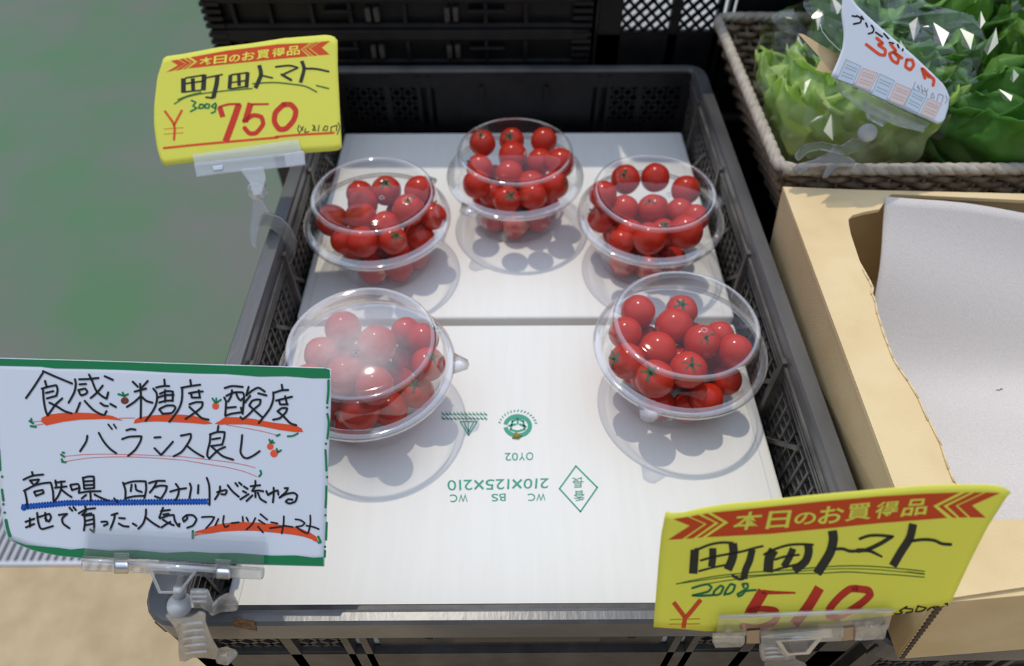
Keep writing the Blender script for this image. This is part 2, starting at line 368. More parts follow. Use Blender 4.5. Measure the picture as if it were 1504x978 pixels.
mb.build('frame', mat('galvanised_steel', (0.45, 0.47, 0.51), 0.42, 0.5, metal=0.4), g, smooth=False)
mb = MB(); k = -1.59
while k < 1.59:
    mb.span((k, GY + 0.006, -0.028), (k + 0.0068, GY + 0.243, 0.0)); k += 0.0117
mb.build('bars', mat('galvanised_bars', (0.36, 0.37, 0.40), 0.5, 0.5, metal=0.3), g, smooth=False)

# ================================================================== TABLES (below the crates)
M_TABLE = mat('dark_painted_steel', (0.03, 0.03, 0.032), 0.5, 0.4, var=0.2)
def table(name, x0, x1, y0, y1, zt, label):
    t = thing(name, label, 'table', loc=((x0 + x1) / 2, (y0 + y1) / 2, 0)); inv = Vector(((x0 + x1) / 2, (y0 + y1) / 2, 0))
    q = MB(); q.span((x0 - inv.x, y0 - inv.y, zt - 0.02), (x1 - inv.x, y1 - inv.y, zt)); q.build('table_top', M_TABLE, t, False, 0.002)
    for sx_ in (x0 + 0.02, x1 - 0.02):
        for sy in (y0 + 0.02, y1 - 0.02):
            q = MB(); q.span((sx_ - inv.x - 0.012, sy - inv.y - 0.012, 0), (sx_ - inv.x + 0.012, sy - inv.y + 0.012, zt - 0.02)); q.build('leg', M_TABLE, t, False)
    return t
D1 = 0.22
table('display_table', -0.165, 0.70, 0.135, 0.64, ZR - D1, 'dark steel table under the tomato crate and the brown tray')
table('display_table', -0.275, 0.62, 0.665, 1.17, ZR - 0.078, 'taller dark steel table behind, under the folded black crates')

# ================================================================== CRATES
def rrect(x0, x1, y0, y1, r, n=5):
    out = []
    for cx, cy, a0 in ((x1 - r, y1 - r, 0), (x0 + r, y1 - r, PI / 2), (x0 + r, y0 + r, PI), (x1 - r, y0 + r, 1.5 * PI)):
        for i in range(n + 1):
            a = a0 + PI / 2 * i / n; out.append((cx + r * math.cos(a), cy + r * math.sin(a)))
    return out
def side_wall(x_in, sgn, y0, y1, zt, zb):
    """long wall; x_in is the inner face, sgn +1 when the outside lies at +x"""
    q = MB(); X = lambda d: x_in + sgn * d
    for k, z in enumerate((-0.0135, -0.0195, -0.0255)):                    # three long rails
        q.span((X(-0.0012 + 0.0012 * k), y0, zt + z), (X(0.006), y1, zt + z + 0.0026))
    q.span((X(0.004), y0, zt - 0.030), (X(0.007), y1, zt - 0.008))
    z = zt - 0.033
    while z > zb + 0.01:                                                  # square lattice
        q.span((X(0.002), y0, z), (X(0.0062), y1, z + 0.0017)); z -= 0.0082
    y = y0 + 0.006; k = 0
    while y < y1:
        q.span((X(0.0012), y, zb), (X(0.0066), y + 0.0020, zt - 0.029)); y += 0.0098
    y = y0; k = 0
    while y < y1 - 0.05:                                                  # slanted braces
        q.bar((X(0.001), y, zt - 0.031), (X(0.001), y + 0.05, zt - 0.095), 0.003, 0.0035, (sgn, 0, 0))
        if k % 2 == 0: q.span((X(-0.0025), y + 0.049, zb), (X(0.006), y + 0.0535, zt - 0.008))
        y += 0.0517; k += 1
    q.span((X(0.0085), y0, zb), (X(0.0105), y1, zt - 0.01))               # outer skin
    return q
def end_wall(y_in, sgn, x0, x1, zt, zb, win=True, wz=(0.058, 0.018), wx=((0.096, 0.122), (0.128, 0.166)), posts=((0.082, 0.086), (0.092, 0.096), (0.122, 0.128))):
    """short wall with a plain middle panel and diagonal mesh windows either side"""
    q = MB(); Y = lambda d: y_in + sgn * d; W_ = x1 - x0; xc = (x0 + x1) / 2; H_ = zt - zb
    def S(a, b, z0, z1, d0, d1): q.span((xc + a, Y(d0), z0), (xc + b, Y(d1), z1))
    S(-W_ / 2, W_ / 2, zt - 0.018, zt - 0.004, 0.001, 0.009)
    zw0, zw1 = zt - wz[0], zt - wz[1]
    pm = posts[0][0] - 0.004; S(-pm, pm, zw0 - 0.004, zt - 0.018, 0.001, 0.004)
    if wz[1] > 0.02: S(-W_ / 2, W_ / 2, zw1, zt - 0.018, 0.002, 0.007)                # middle panel
    for sx_ in (-0.032, 0.032): S(sx_ - 0.002, sx_ + 0.002, zt - 0.034, zt - 0.016, -0.002, 0.001)
    S(-W_ / 2, W_ / 2, zb, zw0 - 0.002, 0.003, 0.008)
    q.span((xc - 0.052, Y(0.0), zt - 0.088), (xc + 0.052, Y(0.003), zt - 0.085)); q.span((xc - 0.052, Y(0.0), zt - 0.066), (xc + 0.052, Y(0.003), zt - 0.063))
    for s_ in (-1, 1):
        for a, b in posts + ((wx[-1][1], W_ / 2),):
            lo, hi = sorted((s_ * a, s_ * b)); S(lo, hi, zb, zt - 0.006, 0.0, 0.008)
        for a, b in wx:
            lo, hi = sorted((s_ * a, s_ * b)); w2 = hi - lo; hh = zw1 - zw0
            S(lo, hi, zw0 - 0.004, zw0, 0.001, 0.007)
            step = 0.0115; n = int((w2 + hh) / step) + 1
            for i in range(-n, n + 1):                                    # diamonds: two families of slanted bars, cut at the frame
                for dr in (1, -1):
                    pts = []
                    c = i * step
                    # line x = lo + c + dr*(z-zw0)
                    t0, t1 = 0.0, hh
                    ts = sorted([(0 - c) * dr, (w2 - c) * dr]); t0 = max(t0, ts[0]); t1 = min(t1, ts[1])
                    if t1 - t0 > 0.002:
                        q.bar((xc + lo + c + dr * t0, Y(0.003), zw0 + t0), (xc + lo + c + dr * t1, Y(0.003), zw0 + t1), 0.0024, 0.004, (0, 1, 0))
    if win is True: S(-W_ / 2, W_ / 2, zb, zt - 0.01, 0.0095, 0.0115)
    return q
def crate(name, x0, x1, y0, y1, zt, depth, label, open_back=False, rimmat=None, skin=True, **kw):
    c0 = Vector(((x0 + x1) / 2, (y0 + y1) / 2, zt - depth))
    t = thing(name, label, 'crate', loc=c0)
    def put(q, nm, m, **k):
        q.v = [(p[0] - c0.x, p[1] - c0.y, p[2] - c0.z) for p in q.v]; return q.build(nm, m, t, **k)
    o0 = rrect(x0, x1, y0, y1, 0.017); o1 = rrect(x0 + 0.0015, x1 - 0.0015, y0 + 0.0015, y1 - 0.0015, 0.016)
    i1 = rrect(x0 + 0.0112, x1 - 0.0112, y0 + 0.0055, y1 - 0.0075, 0.006); i0 = rrect(x0 + 0.0122, x1 - 0.0122, y0 + 0.0075, y1 - 0.0085, 0.005)
    n = len(o0); q = MB(); rings = [[(p[0], p[1], zt - 0.021) for p in o0], [(p[0], p[1], zt - 0.002) for p in o0], [(p[0], p[1], zt) for p in o1], [(p[0], p[1], zt) for p in i1], [(p[0], p[1], zt - 0.002) for p in i0], [(p[0], p[1], zt - 0.012) for p in i0]]
    i2 = rrect(x0 + 0.003, x1 - 0.003, y0 + 0.003, y1 - 0.003, 0.015); rings.append([(p[0], p[1], zt - 0.012) for p in i2]); rings.append([(p[0], p[1], zt - 0.021) for p in i2])
    vs_ = [p for r in rings for p in r]; R_ = len(rings)
    q.add(vs_, [(a * n + j, a * n + (j + 1) % n, ((a + 1) % R_) * n + (j + 1) % n, ((a + 1) % R_) * n + j) for a in range(R_) for j in range(n)])
    put(q, 'rim', rimmat or M_RIM, smooth=False)
    zb = zt - depth + 0.003
    for s_, nm in ((-1, 'side_wall'), (1, 'side_wall')):
        xi = x1 - 0.0125 if s_ > 0 else x0 + 0.0125
        put(side_wall(xi, s_, y0 + 0.012, y1 - 0.012, zt, zb), nm, M_SIDE_SUNLIT, smooth=False)
    put(end_wall(y1 - 0.0115, 1, x0 + 0.004, x1 - 0.004, zt, zb), 'end_wall', M_BLACK, smooth=False)
    # near end wall is seen from outside
    put(end_wall(y0 + 0.0135, -1, x0 + 0.004, x1 - 0.004, zt - 0.006, zb, win='open', **kw), 'end_wall', M_BLACK_IN if skin else M_BLACK, smooth=False)
    if skin:
        q = MB(); q.span((x0 + 0.012, y0 + 0.0145, zb), (x1 - 0.012, y0 + 0.0165, zt - 0.02)); put(q, 'inner_skin', M_BLACK, smooth=False)
    q = MB(); q.span((x0 + 0.006, y0 + 0.006, zt - depth), (x1 - 0.006, y1 - 0.006, zt - depth + 0.004)); put(q, 'base', M_BLACK, smooth=False)
    return t, put
X0, X1, Y0, Y1 = -0.1805, 0.1915, 0.1150, 0.6450
tc_, put = crate('folding_crate', X0, X1, Y0, Y1, ZR, D1, 'open black plastic crate holding the tomato punnets on white cardboard')
# details of the near wall: dark name-card slot and two screw holes, brown worn sticker on the lip
q = MB(); q.span((-0.029, Y0 - 0.0008 + 0.0025, ZR - 0.034), (0.046, Y0 + 0.006, ZR - 0.0215)); put(q, 'card_slot', mat('slot_black', (0.006, 0.006, 0.007), 0.3), smooth=False)
for hx in (-0.042, 0.062):
    q = MB(); q.tube([(hx, Y0 + 0.0012, ZR - 0.027), (hx, Y0 + 0.0032, ZR - 0.027)], 0.0022, 14); put(q, 'screw_hole', M_BLACK)
lip = lambda px, py, off=0: at_y(px, py, Y0 - 0.0005 + off)
q = MB(); q.prism([lip(*p) for p in ((341, 907), (373, 911), (377, 927), (345, 921))], [lip(*p, 0.0004) for p in ((341, 907), (373, 911), (377, 927), (345, 921))])
put(q, 'worn_sticker', mat('rusty_sticker', (0.09, 0.045, 0.022), 0.7, 0.3, col2=(0.30, 0.17, 0.09), vscale=500), smooth=False)

crate('folding_crate', 0.2005, 0.5665, 0.118, 0.648, ZR - 0.055, D1 - 0.055, 'black plastic crate under the brown cardboard tray at the right')
bc, _ = crate('folding_crate', 0.0835, 0.4495, 0.662, 1.16, ZR + 0.175, 0.251, 'upright black crate behind with white foam box seen through its mesh', skin=False, wz=(0.148, 0.080), wx=((0.066, 0.101), (0.110, 0.157)), posts=((0.052, 0.056), (0.061, 0.066), (0.101, 0.110)))
fb = thing('foam_box', 'white foam box inside the upright black crate behind', 'foam box', loc=(0.2665, 0.905, ZR - 0.070))
mb = MB(); mb.span((-0.168, -0.222, 0.0), (0.168, 0.222, 0.058)); mb.build('body', mat('white_foam', (0.52, 0.53, 0.54), 0.8, 0.2, bump=0.2, bscale=500), fb, False, 0.006)
mb = MB(); mb.span((-0.169, -0.223, 0.058), (0.169, 0.223, 0.070)); mb.build('lid', bpy.data.materials['white_foam'], fb, False, 0.005)
# ---- folded crates stacked behind
def folded(z, label):
    x0, x1, y0, y1 = -0.286, 0.080, 0.655, 1.15; c0 = Vector(((x0 + x1) / 2, (y0 + y1) / 2, z)); hh = 0.0355
    t = thing('folded_crate', label, 'crate', 'folded crates stacked behind the tomatoes', loc=c0); W_ = x1 - x0; hy = (y1 - y0) / 2
    q = MB(); q.span((-W_ / 2, -hy + 0.008, 0.0), (W_ / 2, hy, hh - 0.001)); q.build('body', M_BLACK, t, False, 0.003)
    q = MB(); q.span((-W_ / 2 + 0.002, -hy, 0.024), (W_ / 2 - 0.002, -hy + 0.012, hh)); q.build('top_lip', M_BLACK, t, False, 0.002)
    for a in (-0.154, -0.120, -0.081, -0.045, 0.006, 0.045, 0.082, 0.12):
        q = MB(); q.span((a - 0.0018, -hy + 0.001, 0.004), (a + 0.0018, -hy + 0.009, 0.024)); q.build('rib', M_BLACK, t, False)
    for a in (-0.028, -0.020, 0.046, 0.054):
        q = MB(); q.span((a - 0.0022, -hy - 0.0015, 0.008), (a + 0.0022, -hy + 0.009, 0.020)); q.build('latch', M_BLACK_IN, t, False)
    q = MB(); q.span((-W_ / 2, -hy + 0.001, 0.0), (W_ / 2, -hy + 0.010, 0.005)); q.span((-0.07, -hy - 0.001, 0.015), (-0.042, -hy + 0.008, 0.018)); q.span((0.065, -hy - 0.001, 0.015), (0.1, -hy + 0.008, 0.018)); q.build('bottom_ledge', M_BLACK, t, False, 0.0015)
    for s_ in (-1, 1):
        q = MB()
        for k in range(5): q.span((s_ * (W_ / 2 - 0.0095) - 0.009, -hy - 0.001, 0.002 + k * 0.0068), (s_ * (W_ / 2 - 0.0095) + 0.009, -hy + 0.010, 0.0055 + k * 0.0068))
        q.build('corner_block', M_BLACK, t, False)
    return t
for k, lb in enumerate(('bottom folded black crate of the rear stack, hidden behind the tomato crate', 'second folded black crate from the bottom of the rear stack', 'folded black crate of the rear stack level with the tomato crate rim', 'folded black crate of the rear stack just above the tomato crate rim', 'folded black crate of the rear stack under the top two', 'second folded black crate from the top of the rear stack', 'topmost folded black crate of the rear stack')):
    folded(ZR - 0.0778 + 0.0362 * k, lb)

# ================================================================== WHITE CARDBOARD BOXES IN THE CRATE
ZC = ZR - 0.060
def wbox(x0, x1, y0, y1, zt, label):
    zb = ZR - D1 + 0.0045; c0 = Vector(((x0 + x1) / 2, (y0 + y1) / 2, zb))
    t = thing('cardboard_box', label, 'box', loc=c0)
    q = MB(); q.span((x0 - c0.x, y0 - c0.y, 0), (x1 - c0.x, y1 - c0.y, zt - zb)); b = q.build('body', M_WHITECARD, t, False, 0.0022); b.modifiers['bevel'].segments = 3
    mf = bpy.data.materials.get('cardboard_fold') or mat('cardboard_fold', (0.66, 0.65, 0.63), 0.8, 0.1)
    for xa in (x0 - c0.x + 0.0075, x1 - c0.x - 0.0083):
        q = MB(); q.span((xa, y0 - c0.y + 0.003, zt - zb), (xa + 0.0008, y1 - c0.y - 0.003, zt - zb + 0.0003)); q.build('fold_line', mf, t, False)
    return t, c0
bx1, bc1 = wbox(-0.1645, 0.1745, 0.1265, 0.3600, ZC, 'front white cardboard box with green print lining the tomato crate')
bx2, bc2 = wbox(-0.1660, 0.1760, 0.3660, 0.6190, ZC + 0.0012, 'rear white cardboard box lining the tomato crate under three punnets')
cs = lambda px, py, off=0.0: at_z(px, py, ZC - ZR + 0.0003 + off) - bc1
mb = MB(); CO, CS = (640, 560), 4.446
def cq(*p): return [(CO[0] + a / CS, CO[1] + b / CS) for a, b in p]
def upline(txt, bl, br, tl, tr, wd=None):
    wd = wd or [1] * len(txt); T = sum(wd); acc = 0
    for ch, w1 in zip(txt, wd):
        a, b = (acc + 0.07 * w1) / T, (acc + 0.93 * w1) / T; acc += w1
        if ch == ' ': continue
        L = lambda p, r, k: (p[0] + (r[0] - p[0]) * k, p[1] + (r[1] - p[1]) * k)
        if ch == '1': a, b = a + (b - a) * 0.28, b - (b - a) * 0.34
        glyph(mb, ch, cq(L(bl, br, a), L(bl, br, b), L(tl, tr, a), L(tl, tr, b)), cs, 0)
upline('210×125×210', (745, 632), (70, 645), (738, 696), (74, 712), [1, .6, 1, 1.15, .6, 1, 1, 1.15, 1, .6, 1])
upline('WC', (724, 728), (596, 733), (720, 776), (600, 781), [1.25, 1]); upline('BS', (460, 731), (360, 735), (460, 779), (362, 783)); upline('WC', (214, 734), (88, 739), (212, 783), (92, 788), [1.25, 1])
upline('OY02', (642, 462), (447, 468), (640, 512), (450, 518), [1.2, 1, 1, 1])
glyph(mb, '香', cq((972, 710), (900, 714), (972, 778), (903, 781)), cs, 0); glyph(mb, '長', cq((966, 624), (890, 628), (966, 690), (893, 694)), cs, 0)
strokes(mb, '915,552 1055,692; 1055,692 945,850; 945,850 808,700; 808,700 915,552', CO, CS, 9, cs, 0)
ring = [(535 + 80 * math.cos(a), 290 + 63 * math.sin(a)) for a in [PI + 0.14 + (2 * PI - 0.28) * i / 40 for i in range(41)]]
stroke(mb, cq(*ring), 27 / CS, cs, 0, cap=False)
strokes(mb, '500,260 535,245 570,260; 478,290 520,280; 550,280 588,295; 490,315 535,325 580,312; 500,262 490,310; 572,262 580,308; 535,245 535,275', CO, CS, 13, cs, 0)
for i in range(15):
    a = PI + 0.25 + (PI - 0.5) * i / 14; p = (535 + 118 * math.cos(a), 296 + 100 * math.sin(a)); q2 = (535 + 128 * math.cos(a + .04), 296 + 110 * math.sin(a + .04)); stroke(mb, cq(p, q2), 7 / CS, cs, 0)
random.seed(3)
for y in (215, 243):
    x = 48
    while x < 345:
        for d in (-8, 2): stroke(mb, cq((x + d, y - 7 + d), (x + 7 + d, y + 7 + d)), 5 / CS, cs, 0)
        stroke(mb, cq((x - 6, y), (x + 12, y + 1)), 5 / CS, cs, 0); x += 25
strokes(mb, '160,262 215,352; 215,352 270,262; 270,262 160,262; 185,270 215,330; 215,330 245,270; 213,262 213,345', CO, CS, 7, cs, 0)
mb.build('printed_marks', M_INK, bx1, False, recalc=False)
leaf = MB()
lf = lambda px, py, z: at_z(px, py, ZC - ZR + z)
leaf.add([lf(*cq((498, 372))[0], .0006), lf(*cq((520, 330))[0], .002), lf(*cq((565, 355))[0], .0008), lf(*cq((540, 370))[0], .0016)], [(0, 1, 3), (1, 2, 3)])
tag(leaf.build('leaf_scrap', mat('dry_leaf', (0.22, 0.22, 0.03), 0.8), solid=0.0006), 'yellow-green leaf scrap lying on the round green logo', 'leaf')

# ================================================================== PUNNETS AND TOMATOES
TOM = {
'FR':[(-0.0255,0.0258,0.0500,0.0119,0),(0.0065,0.0317,0.0445,0.0113,1),(-0.0029,0.0124,0.0500,0.0126,0),(-0.0364,0.0065,0.0500,0.0112,0),(-0.0163,-0.0065,0.0481,0.0124,0),(-0.0374,-0.0151,0.0472,0.0121,2),(0.0121,-0.0047,0.0538,0.0117,1),(0.0330,-0.0108,0.0517,0.0113,0),(0.0005,-0.0249,0.0500,0.0121,1),(-0.0220,-0.0322,0.0504,0.0124,1),(0.0205,-0.0119,0.0134,0.0124,0),(0.0307,-0.0185,0.0306,0.0106,0),(0.0279,0.0075,0.0462,0.0099,0),(-0.0120,-0.0255,0.0121,0.0108,0),(0.0164,-0.0311,0.0268,0.0108,0),(0.0065,-0.0272,0.0112,0.0108,0),(0.0282,0.0089,0.0180,0.0112,0),(0.0146,0.0206,0.0287,0.0112,0),(-0.0039,0.0261,0.0171,0.0112,0),(-0.0181,0.0168,0.0294,0.0112,0),(-0.0263,0.0024,0.0166,0.0112,0),(-0.0216,-0.0143,0.0282,0.0112,0),(-0.0074,-0.0056,0.0128,0.0112,0),(0.0009,-0.0062,0.0345,0.0112,0),(0.0076,0.0089,0.0127,0.0112,0)],
'FL':[(-0.0181,0.0248,0.0516,0.0121,0),(0.0064,0.0103,0.0522,0.0131,0),(-0.0289,0.0037,0.0505,0.0116,0),(0.0358,0.0172,0.0501,0.0110,2),(-0.0097,-0.0174,0.0557,0.0123,0),(0.0407,-0.0031,0.0482,0.0113,1),(0.0181,0.0012,0.0218,0.0116,0),(-0.0020,-0.0311,0.0351,0.0126,0),(0.0145,-0.0205,0.0226,0.0121,0),(0.0327,-0.0118,0.0294,0.0112,1),(0.0103,-0.0278,0.0579,0.0121,0),(-0.0338,-0.0178,0.0500,0.0112,0),(-0.0274,-0.0132,0.0188,0.0116,0),(0.0226,0.0299,0.0418,0.0107,0),(-0.0125,-0.0262,0.0119,0.0112,0),(0.0222,0.0223,0.0228,0.0113,0),(0.0033,0.0234,0.0332,0.0113,0),(-0.0138,0.0239,0.0128,0.0113,0),(-0.0174,0.0155,0.0319,0.0113,0),(-0.0265,0.0072,0.0128,0.0113,0),(-0.0176,-0.0086,0.0372,0.0113,0),(-0.0074,-0.0059,0.0129,0.0113,0),(-0.0006,0.0027,0.0320,0.0113,0),(0.0052,0.0152,0.0127,0.0113,0)],
'BC':[(-0.0278,0.0256,0.0574,0.0113,1),(-0.0027,0.0403,0.0503,0.0111,1),(0.0248,0.0284,0.0579,0.0113,2),(-0.0019,0.0184,0.0495,0.0126,0),(-0.0300,0.0012,0.0500,0.0113,2),(-0.0048,-0.0039,0.0467,0.0119,0),(0.0210,0.0097,0.0503,0.0109,0),(0.0374,-0.0023,0.0570,0.0123,0),(-0.0318,-0.0213,0.0500,0.0116,0),(0.0132,-0.0159,0.0456,0.0116,0),(0.0321,-0.0239,0.0509,0.0113,2),(-0.0070,-0.0402,0.0489,0.0111,1),(0.0142,-0.0378,0.0508,0.0109,0),(-0.0003,-0.0282,0.0113,0.0111,0),(0.0192,-0.0205,0.0130,0.0116,0),(-0.0191,-0.0202,0.0122,0.0111,0),(0.0286,-0.0025,0.0119,0.0111,0),(0.0263,0.0160,0.0200,0.0108,0),(0.0106,0.0218,0.0311,0.0108,0),(-0.0035,0.0243,0.0170,0.0108,0),(-0.0179,0.0166,0.0287,0.0108,0),(-0.0268,0.0024,0.0173,0.0108,0),(-0.0199,-0.0111,0.0320,0.0108,0),(-0.0078,-0.0033,0.0139,0.0108,0),(0.0056,-0.0070,0.0284,0.0108,0),(0.0102,0.0059,0.0136,0.0108,0)],
'BL':[(-0.0185,0.0321,0.0423,0.0114,2),(0.0047,0.0267,0.0500,0.0122,1),(0.0333,0.0161,0.0578,0.0121,2),(-0.0127,0.0120,0.0485,0.0121,0),(-0.0104,-0.0099,0.0533,0.0121,0),(-0.0333,-0.0099,0.0499,0.0125,0),(0.0267,-0.0063,0.0571,0.0125,1),(0.0356,0.0162,0.0365,0.0121,2),(0.0095,-0.0178,0.0514,0.0111,0),(0.0441,-0.0005,0.0457,0.0108,0),(0.0332,-0.0090,0.0308,0.0116,0),(-0.0053,-0.0385,0.0530,0.0116,0),(-0.0218,-0.0284,0.0458,0.0106,0),(0.0172,-0.0363,0.0526,0.0106,1),(-0.0055,-0.0268,0.0128,0.0116,0),(0.0153,-0.0239,0.0127,0.0116,0),(0.0278,-0.0089,0.0104,0.0112,0),(0.0268,0.0115,0.0171,0.0113,0),(0.0129,0.0211,0.0298,0.0113,0),(-0.0015,0.0256,0.0151,0.0113,0),(-0.0161,0.0170,0.0276,0.0113,0),(-0.0289,0.0039,0.0171,0.0113,0),(-0.0201,-0.0158,0.0299,0.0113,0),(-0.0108,-0.0061,0.0128,0.0113,0),(0.0036,-0.0077,0.0330,0.0113,0),(0.0092,0.0006,0.0128,0.0113,0)],
'BR':[(-0.0170,0.0345,0.0530,0.0121,1),(0.0080,0.0382,0.0519,0.0119,0),(0.0312,0.0244,0.0500,0.0117,0),(-0.0383,0.0086,0.0580,0.0111,0),(-0.0363,0.0090,0.0337,0.0121,2),(-0.0210,0.0027,0.0477,0.0117,0),(0.0008,0.0001,0.0502,0.0117,1),(0.0245,0.0052,0.0423,0.0117,0),(0.0324,-0.0118,0.0511,0.0106,2),(0.0213,-0.0307,0.0534,0.0131,0),(-0.0073,-0.0377,0.0528,0.0123,0),(-0.0265,-0.0317,0.0442,0.0102,0),(-0.0170,-0.0155,0.0392,0.0108,0),(0.0079,-0.0175,0.0419,0.0106,1),(-0.0195,-0.0202,0.0119,0.0117,0),(0.0004,-0.0275,0.0127,0.0113,0),(0.0209,-0.0187,0.0132,0.0108,0),(0.0273,0.0172,0.0247,0.0113,0),(0.0087,0.0232,0.0326,0.0113,0),(-0.0024,0.0259,0.0149,0.0113,0),(-0.0162,0.0231,0.0315,0.0113,0),(-0.0225,0.0156,0.0128,0.0113,0),(-0.0207,-0.0024,0.0237,0.0113,0),(-0.0042,0.0050,0.0128,0.0113,0),(0.0068,-0.0012,0.0297,0.0113,0),(0.0190,0.0018,0.0128,0.0113,0)],
}
PUN = {'FR': ((.1142, .3007), 1.35 * PI, 'front right'), 'FL': ((-.0935, .286), 0.0, 'front left'), 'BC': ((.0055, .489), 1.28 * PI, 'rear centre'), 'BL': ((-.1040, .433), 0.9, 'rear left'), 'BR': ((.1125, .435), 0.3, 'rear right')}
PLAB = {'FR': 'clear domed punnet of cherry tomatoes standing right of the green print', 'FL': 'clear punnet with cream glare painted on its lid, partly behind the white sign', 'BC': 'farthest clear punnet of cherry tomatoes, nearest the black back wall', 'BL': 'clear punnet of cherry tomatoes just right of the left crate wall, behind the one with the painted glare', 'BR': 'clear punnet of cherry tomatoes behind the front right one'}
bowl_prof = [(0.0, 0.0026), (0.030, 0.0026), (0.0335, 0.0008), (0.0365, 0.0008), (0.0385, 0.003), (0.0455, 0.024), (0.0505, 0.039), (0.0520, 0.0405), (0.0535, 0.0435)]
bowl_rim = [(0.0535, 0.0435), (0.0568, 0.0435), (0.0575, 0.0428), (0.0570, 0.0418)]
lid_rim = [(0.0577, 0.0415), (0.0581, 0.0435), (0.0578, 0.0452), (0.0555, 0.0458), (0.0540, 0.0470), (0.0528, 0.0475)]
lid_dome = [(0.0528, 0.0475), (0.0515, 0.0505), (0.0497, 0.0590), (0.0484, 0.0648), (0.0475, 0.0672)]
lid_ring = [(0.0475, 0.0672), (0.0468, 0.0690), (0.0455, 0.0698), (0.0440, 0.0694)]
lid_top = [(0.0440, 0.0694), (0.0420, 0.0688), (0.0380, 0.0702), (0.0300, 0.0718), (0.0180, 0.0730), (0.0080, 0.0735), (0.0002, 0.0736)]
for k, (c, ta, nm) in PUN.items():
    zc = ZC + (0.0012 if c[1] > 0.37 else 0) + 0.0002
    t = thing('tomato_punnet', PLAB[k], 'food container', 'clear punnets in the black crate', loc=(c[0], c[1], zc))
    q = MB(); q.lathe(bowl_prof, 72); b = q.build('bowl', M_CLEAR, t)
    q = MB(); q.lathe(bowl_rim, 72); q.build('bowl_rim', M_CLEAR_RIM, b)
    q = MB(); q.lathe(lid_dome, 72); q.lathe(lid_top, 72); l = q.build('lid', M_GLARE_LID if k == 'FL' else M_CLEAR, t)
    q = MB(); q.lathe(lid_rim, 72); q.lathe(lid_ring, 72); q.build('lid_rim', M_CLEAR_RIM, l)
    q = MB(); a = -0.9 if k != 'FL' else -1.6; vr = 0.014
    q.lathe([(0.0011, 0.0728), (0.0014, 0.0737), (0.0022, 0.0737), (0.0025, 0.0726)], 18, (vr * math.cos(a), vr * math.sin(a), 0)); q.build('vent_hole', M_CLEAR_RIM, l)
    q = MB(); rot = Matrix.Rotation(ta, 3, 'Z')
    q.add([rot @ Vector(p) for p in ((0.0565, -0.009, 0.0455), (0.0565, 0.009, 0.0455), (0.066, 0.004, 0.0440), (0.0672, 0.0, 0.0436), (0.066, -0.004, 0.0440))], [(0, 1, 2, 3, 4)]); q.build('pull_tab', M_CLEAR_RIM, l, solid=0.0003)
def tomato_mesh(seed):
    rnd = random.Random(seed); q = MB(); sq = 0.96 + rnd.random() * 0.06
    def fn(u, v):
        a = 2 * PI * u; b = PI * v; r = math.sin(b); z = -math.cos(b)
        dim = 1 - 0.13 * math.exp(-((1 - z) / 0.06)) - 0.04 * math.exp(-((1 + z) / 0.03))
        lob = 1 + 0.012 * math.sin(5 * a + seed) * r
        return Vector((r * math.cos(a) * lob, r * math.sin(a) * lob, z * sq * dim))
    q.grid(fn, 32, 20); return q
def calyx_mesh(seed):
    rnd = random.Random(seed); q = MB()
    for i in range(5):
        a = 2 * PI * i / 5 + rnd.random() * 0.5; ln = 0.38 + rnd.random() * 0.2; cu = 0.05 + rnd.random() * 0.24
        d = Vector((math.cos(a), math.sin(a), 0)); s_ = Vector((-d.y, d.x, 0)); pts = []
        for j in range(6):
            tt = j / 5; x = 0.05 + ln * tt; zz = math.sqrt(max(0, 1 - min(x, .95) ** 2)) * 0.86 + 0.045 + cu * tt * tt; wd = 0.13 * (1 - tt) ** 0.6 * (0.7 + 0.6 * tt)
            pts += [d * x + s_ * wd + Vector((0, 0, zz)), d * x + Vector((0, 0, zz + 0.03)), d * x - s_ * wd + Vector((0, 0, zz))]
        q.add(pts, [(3 * j + e_, 3 * j + 1 + e_, 3 * j + 4 + e_, 3 * j + 3 + e_) for j in range(5) for e_ in (0, 1)])
    q.tube([(0, 0, 0.80), (0.02, 0.01, 0.97), (0.06, 0.03, 1.12)], [0.085, 0.065, 0.075], 8)
    return q
tom_me = []; cal_me = []
for i in range(4):
    o = tomato_mesh(i).build('cherry_tomato', M_TOMATO, weld=True); tom_me.append(o.data); bpy.data.objects.remove(o)
    o = calyx_mesh(i + 20).build('calyx', M_CALYX, solid=0.03); cal_me.append(o.data); bpy.data.objects.remove(o)
ORD = ['first', 'second', 'third', 'fourth', 'fifth', 'sixth', 'seventh', 'eighth', 'ninth', 'tenth', 'eleventh', 'twelfth', 'thirteenth', 'fourteenth', 'fifteenth', 'sixteenth']
rt = random.Random(11)
